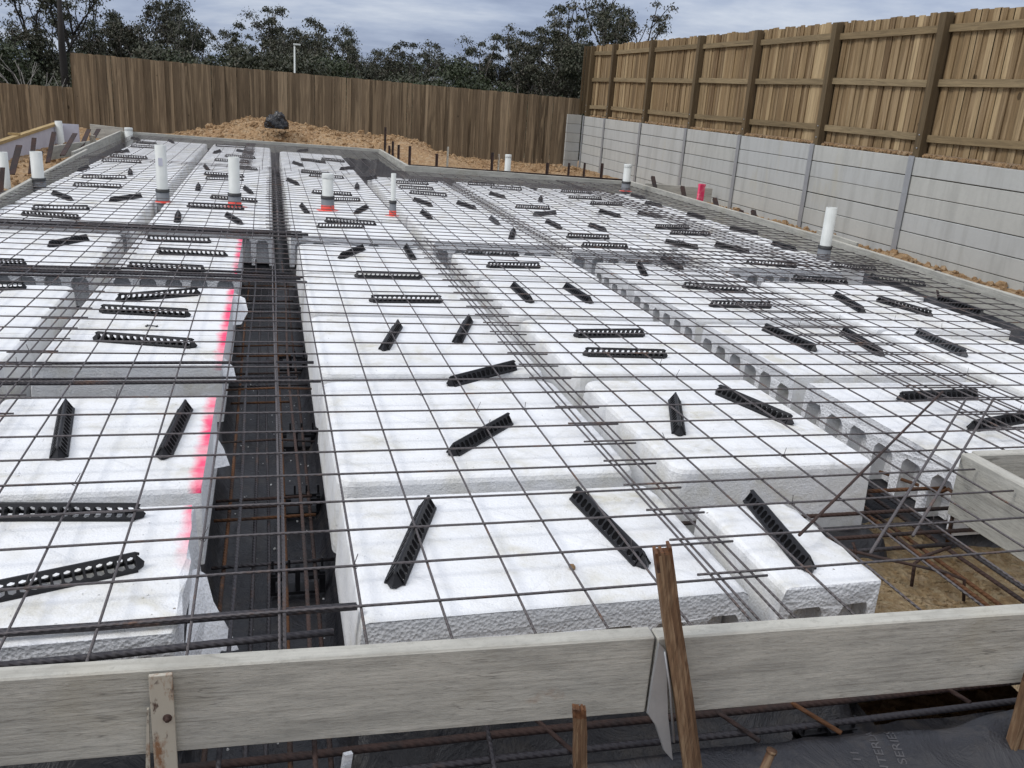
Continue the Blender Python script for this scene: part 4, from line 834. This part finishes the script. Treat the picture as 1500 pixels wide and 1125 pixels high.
# ------------------------------------------------------------------ rear fences
def rear_fence(xa,ya,xb,yb,za,zb,ba,bb,label,split):
    e=empty('paling_fence',((xa+xb)/2,(ya+yb)/2,-.3),label,'fence'); o=e.location; L=math.hypot(xb-xa,yb-ya); d=Vector(((xb-xa)/L,(yb-ya)/L,0)); nrm=Vector((-d.y,d.x,0))
    s=0; mb=MB(); cut=L/split; idx=1
    while s<L:
        w=rn.choice([.075,.09,.1,.1]); t=s/L; ex=min(s+w,L); lap=rn.random()<.5; off=.02 if lap else 0
        zt=za+(zb-za)*t+rn.uniform(-.008,.008); zbm=ba+(bb-ba)*t-.15; r=rn.random()
        P=[Vector((xa,ya,0))+d*u+nrm*v for u,v in ((s,off),(ex,off),(ex,off+.014),(s,off+.014))]; sk=rn.uniform(-.005,.005)
        mb.hexa([(p.x-o.x,p.y-o.y,zbm-o.z) for p in P],[(p.x-o.x+sk,p.y-o.y,zt-o.z) for p in P],r); s+=w*(.93 if rn.random()<.7 else 1.07)
        if s>cut*idx: mb.build('palings',PAL_B,e); mb=MB(); idx+=1
    if mb.v: mb.build('palings',PAL_B,e)
    for z in (.25,.75,1.15):
        m2=MB(); P=[Vector((xa,ya,0))+nrm*v for v in (.03,.07)]; Q=[Vector((xb,yb,0))+nrm*v for v in (.03,.07)]
        if z<min(za,zb)-.05:
            m2.hexa([(p.x-o.x,p.y-o.y,z-.04-o.z) for p in (P[0],Q[0],Q[1],P[1])],[(p.x-o.x,p.y-o.y,z+.04-o.z) for p in (P[0],Q[0],Q[1],P[1])],.5); m2.build('rail',RAIL,e)
    k=int(L/2.4)+1
    for i in range(k+1):
        c=Vector((xa,ya,0))+d*(L*i/k)+nrm*.12; m3=MB(); zt=za+(zb-za)*i/k-.06; m3.box(c.x-.045-o.x,c.y-.045-o.y,-.6-o.z,c.x+.045-o.x,c.y+.045-o.y,zt-o.z,.4); m3.build('post',POST,e)
    return e
rear_fence(-4.22,19.6,6.55,17.96,1.437,1.246,-.15,-.24,'brown timber paling fence across the back, behind the spoil heap',5)
rear_fence(-14,20.9,-4.26,19.98,.62,.74,-.9,-.85,'lower brown paling fence at the far left',4)
# ------------------------------------------------------------------ neighbouring formwork at left
e=empty('lined_formwork',(-4.05,14,-.3),'neighbouring formwork lined with pale plastic, yellow timber along its top','formwork board')
o=e.location
mb=MB(); mb.hexa([(-4.02-o.x,9.5-o.y,-.04),(-4.02-o.x,17.15-o.y,.0),(-4.06-o.x,17.15-o.y,.0),(-4.06-o.x,9.5-o.y,-.04)],[(-4.02-o.x,9.5-o.y,.27),(-4.02-o.x,17.15-o.y,.44),(-4.06-o.x,17.15-o.y,.44),(-4.06-o.x,9.5-o.y,.27)]); mb.build('lining',LILAC,e)
mb=MB(); mb.hexa([(-4.0-o.x,9.5-o.y,.255),(-4.0-o.x,16.9-o.y,.42),(-4.09-o.x,16.9-o.y,.42),(-4.09-o.x,9.5-o.y,.255)],[(-4.0-o.x,9.5-o.y,.30),(-4.0-o.x,16.9-o.y,.465),(-4.09-o.x,16.9-o.y,.465),(-4.09-o.x,9.5-o.y,.30)]); mb.build('top_timber',NEWT,e)
for k,y in enumerate((12.1,14.1)):
    mb=MB(); z=.30+(y-9.5)*.0223; mb.box(-4.16-o.x,y-.12-o.y,z+.0,-3.99-o.x,y-.07-o.y,z+.03); mb.build('packer',NEWT,e)
mb=MB(); mb.box(-4.02-o.x,17.16-o.y,0,-3.72-o.x,17.20-o.y,.43); mb.build('lining',LILAC,e)
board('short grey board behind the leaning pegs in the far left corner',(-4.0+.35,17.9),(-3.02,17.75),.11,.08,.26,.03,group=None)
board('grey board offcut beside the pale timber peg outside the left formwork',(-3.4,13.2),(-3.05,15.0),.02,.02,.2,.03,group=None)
# ------------------------------------------------------------------ rubbish bag on the heap
import bmesh
bm=bmesh.new(); bmesh.ops.create_icosphere(bm,subdivisions=5,radius=1)
for v in bm.verts:
    p=v.co.copy(); n=noise.noise(p*1.6)*.28+abs(noise.noise(p*3.7+Vector((4,1,2))))*.22+abs(noise.noise(p*8))*.08
    q=p*(1+n-.12); s=1.0-.35*max(p.z,0); q.x*=s
    if p.z>.75: q.z*=1.0; q.x*=.8
    v.co=Vector((q.x*.225,q.y*.17,max(q.z,-.35)*.215))
me=bpy.data.meshes.new('rubbish_bag'); bm.to_mesh(me); me.materials.append(BAGM); me.polygons.foreach_set('use_smooth',[True]*len(me.polygons))
bo=bpy.data.objects.new('rubbish_bag',me); col.objects.link(bo); bo.scale=(1.15,1.1,1.15); bo.location=(-.05,17.45,.34); tag(bo,'crumpled black rubbish bag on top of the spoil heap','bag')
# ------------------------------------------------------------------ street lamp and houses behind
e=empty('street_lamp',(.86,40,-4.5),'slim pale street lamp beyond the rear fence','street lamp')
mb=MB(); mb.tube([(0,0,0),(0,0,3),(0,0,7.1)],[.055,.045,.035],10); mb.build('pole',PVC,e)
mb=MB(); mb.box(-.06,-.06,7.1,.26,.06,7.17); mb.build('lamp_head',PVC,e,bevel=.02)
HW,_a,_b=mat('house_wall',(.6,.58,.55),.8); HR,_a,_b=mat('house_roof',(.32,.33,.35),.6); HG,_a,_b=mat('house_glass',(.03,.035,.04),.15)
for i,(x,y,z0,w,l) in enumerate([(5.9,57,-5.9,3.2,'pale house far behind the trees, left one'),(11.0,58,-5.7,3.6,'pale house far behind the trees, right one')]):
    e=empty('house',(x,y,z0),l,'house'); mb=MB(); h=6.0 if i==0 else 6.6; mb.box(-w/2,0,0,w/2,5,h); mb.build('wall',HW,e)
    mb=MB(); mb.hexa([(-w/2-.3,-.4,h),(w/2+.3,-.4,h),(w/2+.3,5.4,h),(-w/2-.3,5.4,h)],[(-w/2+1,1.8,h+1.1),(w/2-1,1.8,h+1.1),(w/2-1,3,h+1.1),(-w/2+1,3,h+1.1)]); mb.build('roof',HR,e)
    for k in (-1,1): mb=MB(); mb.box(k*w/4-.4,-.02,h-1.8,k*w/4+.4,.0,h-.7); mb.build('window',HG,e)
# ------------------------------------------------------------------ trees
def tree_meshes(seed,H,crown_lo,spread,nclump,leaf,lm,bark,droop=.5,lean=0,trunk_r=.16,density=46,clr=.55):
    rn=random.Random(seed); tb=MB(); tips=[]
    def grow(p,d,L,r,depth):
        n=4; pts=[p]; dd=d.copy()
        for k in range(n):
            dd=(dd+Vector((rn.uniform(-.2,.2),rn.uniform(-.2,.2),rn.uniform(-.03,.16)))).normalized(); pts.append(pts[-1]+dd*L/n)
        tb.tube(pts,[r*(1-.5*k/n) for k in range(n+1)],5 if depth else 7,rn.random())
        if depth>=3: tips.append(pts[-1]); tips.append(pts[2]); return
        nb=rn.choice([2,3,3]) if depth else 5
        for b in range(nb):
            st=pts[-1] if b<2 else pts[rn.choice([2,3])]
            a=rn.uniform(0,6.28); tilt=rn.uniform(.35,.95)
            nd=(dd+Vector((math.cos(a)*tilt,math.sin(a)*tilt,rn.uniform(.0,.4)))*spread).normalized()
            grow(st,nd,L*rn.uniform(.55,.78),r*.55,depth+1)
    grow(Vector((0,0,0)),Vector((lean,0,1)).normalized(),H*.42,trunk_r,0)
    zs=max(t.z for t in tips); k=H/zs
    tb.v=[(x*k,y*k,z*k) for x,y,z in tb.v]; tips=[t*k for t in tips]
    lb_=MB()
    tips=[t for t in tips if t.z>crown_lo*H]; rn.shuffle(tips)
    cl_=tips[:nclump]
    while len(cl_)<nclump and tips:
        t=rn.choice(tips); cl_.append(t+Vector((rn.gauss(0,.35),rn.gauss(0,.35),rn.gauss(-.15,.3))))
    for t in cl_:
        R_=clr*rn.uniform(.5,1.35); tone=rn.random()*.5
        for _ in range(int(density*rn.uniform(.6,1.2))):
            v=Vector((rn.gauss(0,1),rn.gauss(0,1),rn.gauss(0,.5))); v=v*(R_*.46); v.z-=.35*(v.x*v.x+v.y*v.y)/R_; c=t+v+Vector((0,0,-.1*R_))
            a=rn.uniform(0,6.28); L=leaf*rn.uniform(.6,1.5); u=Vector((math.cos(a)*(1-droop),math.sin(a)*(1-droop),-droop*rn.uniform(.4,1.2)-.1)).normalized()*L
            s=u.cross(Vector((rn.uniform(-1,1),rn.uniform(-1,1),rn.uniform(-1,1)))).normalized()*L*.26
            lb_.add([c,c+u*.5+s,c+u,c+u*.5-s],[(0,1,2,3)],min(1,tone+rn.random()*.5))
    return tb,lb_
PROT={}
def proto(kind):
    if kind in PROT: return PROT[kind]
    P={'gumA':dict(seed=1,H=10,crown_lo=.45,spread=.9,nclump=85,leaf=0.115,density=175,clr=0.5,lm=0,bark=BARK),
       'gumB':dict(seed=7,H=10,crown_lo=.4,spread=1.05,nclump=95,leaf=0.115,density=175,clr=0.5,lm=1,bark=BARK),
       'gumC':dict(seed=15,H=10,crown_lo=.5,spread=.75,nclump=65,leaf=0.11,density=165,clr=0.46,lm=0,bark=PALEB),
       'gumD':dict(seed=23,H=10,crown_lo=.35,spread=1.2,nclump=105,leaf=0.115,density=175,clr=0.52,lm=1,bark=BARK),
       'thin':dict(seed=31,H=10,crown_lo=.5,spread=.8,nclump=60,leaf=.11,lm=1,bark=DARKB,density=70,clr=.36),
       'bushA':dict(seed=41,H=8,crown_lo=.1,spread=1.5,nclump=300,leaf=.14,lm=2,bark=BARK,density=115,clr=.85),
       'bushB':dict(seed=47,H=8,crown_lo=.1,spread=1.35,nclump=300,leaf=.14,lm=0,bark=BARK,density=115,clr=.85),
       'bare':dict(seed=53,H=7,crown_lo=2,spread=1.0,nclump=0,leaf=.2,lm=0,bark=PALEB,trunk_r=.09)}[kind]
    lm=P.pop('lm'); bk=P.pop('bark'); t,l=tree_meshes(lm=lm,bark=bk,**P)
    a=t.build('trunk',bk); b=l.build('crown',LEAFS[lm]) if l.v else None
    PROT[kind]=(a,b,P['H']); return PROT[kind]
first=set()
def tree(kind,x,y,z,H,rz,label,group='trees beyond the rear fence',wide=1,cat='tree'):
    a,b,h=proto(kind); s=H/h; e=empty('gum_tree' if kind!='bare' else 'bare_tree',(x,y,z),label,cat,group,rz=rz); e.scale=(s*wide,s*wide,s)
    for o in (a,b):
        if o is None: continue
        if kind in first: c=o.copy(); col.objects.link(c)
        else: c=o
        c.parent=e
    first.add(kind)
TR=[('gumD',-15.6,56,4.3,'gum tree cut off by the left frame edge'),('thin',-12.2,60,6.3,'thin sparse dark gum rising above the low left fence'),('gumA',-9.6,60,4.7,'round-topped gum just right of the thin dark one'),('gumC',-8.0,62,4.3,'loose gum above the left end of the rear fence'),('gumB',-6.4,60,5.9,'tall gum touching the top of the picture left of the lamp'),('gumC',-4.7,61,4.7,'open-crowned gum between two taller ones left of the lamp'),('gumA',-2.6,60,5.4,'pointed gum with airy crown left of the street lamp'),('gumC',-1.4,63,4.3,'small gum filling the dip left of the street lamp'),('gumB',.6,60,4.5,'gum rising just behind the street lamp'),('gumD',3.0,62,3.9,'low gum right of the street lamp'),('gumA',5.0,60,4.7,'gum with a broad clumpy head at the centre'),('gumC',6.6,61,4.5,'narrow gum beside the broad clumpy one'),('gumB',8.6,60,4.1,'airy gum with gaps above the middle of the rear fence'),('gumD',10.6,62,4.2,'low gum right of the middle of the rear fence'),('gumA',12.6,60,5.0,'gum with a peaked crown before the gap in the treetops'),('gumC',14.6,63,3.5,'small gum standing in the gap of the treetops'),('gumB',17.0,60,5.6,'spreading gum with open limbs right of the gap'),('gumC',18.6,61,5.8,'gum rising next to the retaining wall corner'),('gumA',20.2,60,6.7,'gum behind the corner where the fences meet'),('thin',22.0,60,8.6,'tall open gum topping the fence corner at the right'),('gumC',22.9,61,7.6,'leaning open gum right of the tall one at the corner'),('gumD',24.8,64,5.2,'gum mostly hidden by the right fence')]
TR+=[('gumC',-11.0,63,4.4,'gum half hidden between the thin dark tree and its round-topped neighbour'),('gumB',1.9,64,4.0,'gum set back between the street lamp and the next low gum'),('gumA',-.4,66,4.0,'distant gum closing the gap immediately left of the street lamp'),('gumC',7.7,65,3.6,'distant gum glimpsed behind the airy one above mid fence'),('gumD',11.7,66,3.9,'distant gum left of the peaked crown'),('gumB',15.7,64,3.9,'gum at the left foot of the spreading one right of the gap'),('gumC',21.3,66,5.6,'distant gum behind the fence corner, lower than its neighbours')]
for i,(k,x,y,zt,l) in enumerate(TR):
    zb=-6.1; tree(k,x,y,zb,zt-zb,rad(47*i),l,wide=1.0 if k!='thin' else 1.05)
BU=['leftmost','second from the left','third from the left','fourth from the left','fifth from the left','sixth from the left','seventh from the left','middle','seventh from the right','sixth from the right','fifth from the right','fourth from the right','third from the right','second from the right','rightmost']
for i in range(15):
    x=-14.2+2.55*i; tree('bushA' if i%2 else 'bushB',x,52+(i%3)*1.5,-6.2,8.2+R.uniform(-.4,.7),rad(70*i),'dense dark understorey tree in the row beyond the rear fence, %s'%BU[i],'dark understorey trees beyond the rear fence',wide=1.1)
for i in range(15):
    x=-17+3.1*i; tree('bushB' if i%2 else 'bushA',x,66+(i%2)*2,-6.3,8.7+R.uniform(-.5,.7),rad(110*i+20),'dense background tree glimpsed behind the understorey row, %s'%BU[i],'dark background trees beyond the rear fence',wide=1.2)
for i,(x,y,h) in enumerate([(-11.6,34,3.6),(-9.0,36,3.4)]): tree('bushA',x,y,-3.2 if i==0 else -3.6,h,rad(30*i),['green bushy tree low behind the left fence','second green bush behind the left fence, right of the bare tree'][i],wide=1.1)
tree('bare',-9.62,40,-4.2,6.4,.4,'leafless pale-limbed tree behind the low left fence',None)
tree('bare',11.6,42,-4.6,5.4,1.4,'small pale leafless tree behind the right part of the rear fence',None,wide=.7)
mb=MB(); mb.tube([(0,0,0),(.1,0,4),(.05,0,8),(.12,0,10.4)],[.28,.24,.17,.1],9); tag(mb.build('burnt_trunk',DARKB,None,(-10.3,50,-6)),'black burnt tree trunk behind the left end of the rear fence','tree trunk')
# ------------------------------------------------------------------ sky, sun, camera
w=bpy.data.worlds.new('World'); sc.world=w; w.use_nodes=True; nt=w.node_tree; bg=nt.nodes['Background']
sky=N(nt,'ShaderNodeTexSky'); sky.sky_type='NISHITA'; sky.sun_disc=False; sky.sun_elevation=rad(44); sky.sun_rotation=rad(262)
tc=N(nt,'ShaderNodeTexCoord'); sep=N(nt,'ShaderNodeSeparateXYZ'); nt.links.new(tc.outputs['Generated'],sep.inputs[0])
z=mth(nt,'MAXIMUM',sep.outputs[2],0)
# project direction on a cloud layer
dv=mth(nt,'ADD',z,.12); cx=mth(nt,'DIVIDE',sep.outputs[0],dv); cy=mth(nt,'DIVIDE',sep.outputs[1],dv); cb=N(nt,'ShaderNodeCombineXYZ'); nt.links.new(cx,cb.inputs[0]); nt.links.new(cy,cb.inputs[1])
c1=nz(nt,cb.outputs[0],.55,7,.55,.3); c2=nz(nt,cb.outputs[0],2.1,5,.6)
cf=mth(nt,'ADD',mth(nt,'MULTIPLY',c1,.8),mth(nt,'MULTIPLY',c2,.2))
cc=ramp(nt,cf,[(.4,(2.5,3.1,4.6)),(.5,(3.8,4.5,6.0)),(.6,(5.7,6.3,7.4))])
grad=mth(nt,'ADD',1.0,mth(nt,'MULTIPLY',mth(nt,'POWER',z,1.1),2.0))
sc_=N(nt,'ShaderNodeVectorMath',operation='SCALE'); nt.links.new(cc,sc_.inputs[0]); nt.links.new(grad,sc_.inputs['Scale'])
warm=mix(nt,mth(nt,'MINIMUM',mth(nt,'MULTIPLY',z,1.6),1.0),(1,1,1),(1.12,1.0,.84)); tinted=mix(nt,1.0,sc_.outputs[0],warm,'MULTIPLY')
fin=mix(nt,.94,sky.outputs[0],tinted); nt.links.new(fin,bg.inputs[0]); bg.inputs[1].default_value=.1
sd=bpy.data.lights.new('Sun','SUN'); sd.energy=1.5; sd.angle=rad(18); sd.color=(1,.975,.94); so_=bpy.data.objects.new('Sun',sd); col.objects.link(so_)
el,az=rad(44),rad(262)   # high sun behind the left shoulder
d=Vector((math.sin(az)*math.cos(el),math.cos(az)*math.cos(el),math.sin(el))); so_.rotation_euler=d.to_track_quat('Z','Y').to_euler(); so_.location=(0,0,30)
cam=bpy.data.cameras.new('Camera'); co=bpy.data.objects.new('Camera',cam); col.objects.link(co); sc.camera=co
cam.sensor_width=36; cam.lens=36*1305.4/1500; cam.clip_end=3000; cam.clip_start=.05
M=Matrix(((.966029,.014425,-.25803,-.2015),(-.249276,.31544,-.91562,-1.9492),(.068185,.948836,.30832,1.2355),(0,0,0,1)))
co.matrix_world=M
sc.view_settings.view_transform='Standard'; sc.view_settings.look='None'; sc.view_settings.exposure=-.05; sc.view_settings.gamma=1; sc.view_settings.use_curve_mapping=False
sc.render.resolution_x=1024; sc.render.resolution_y=768
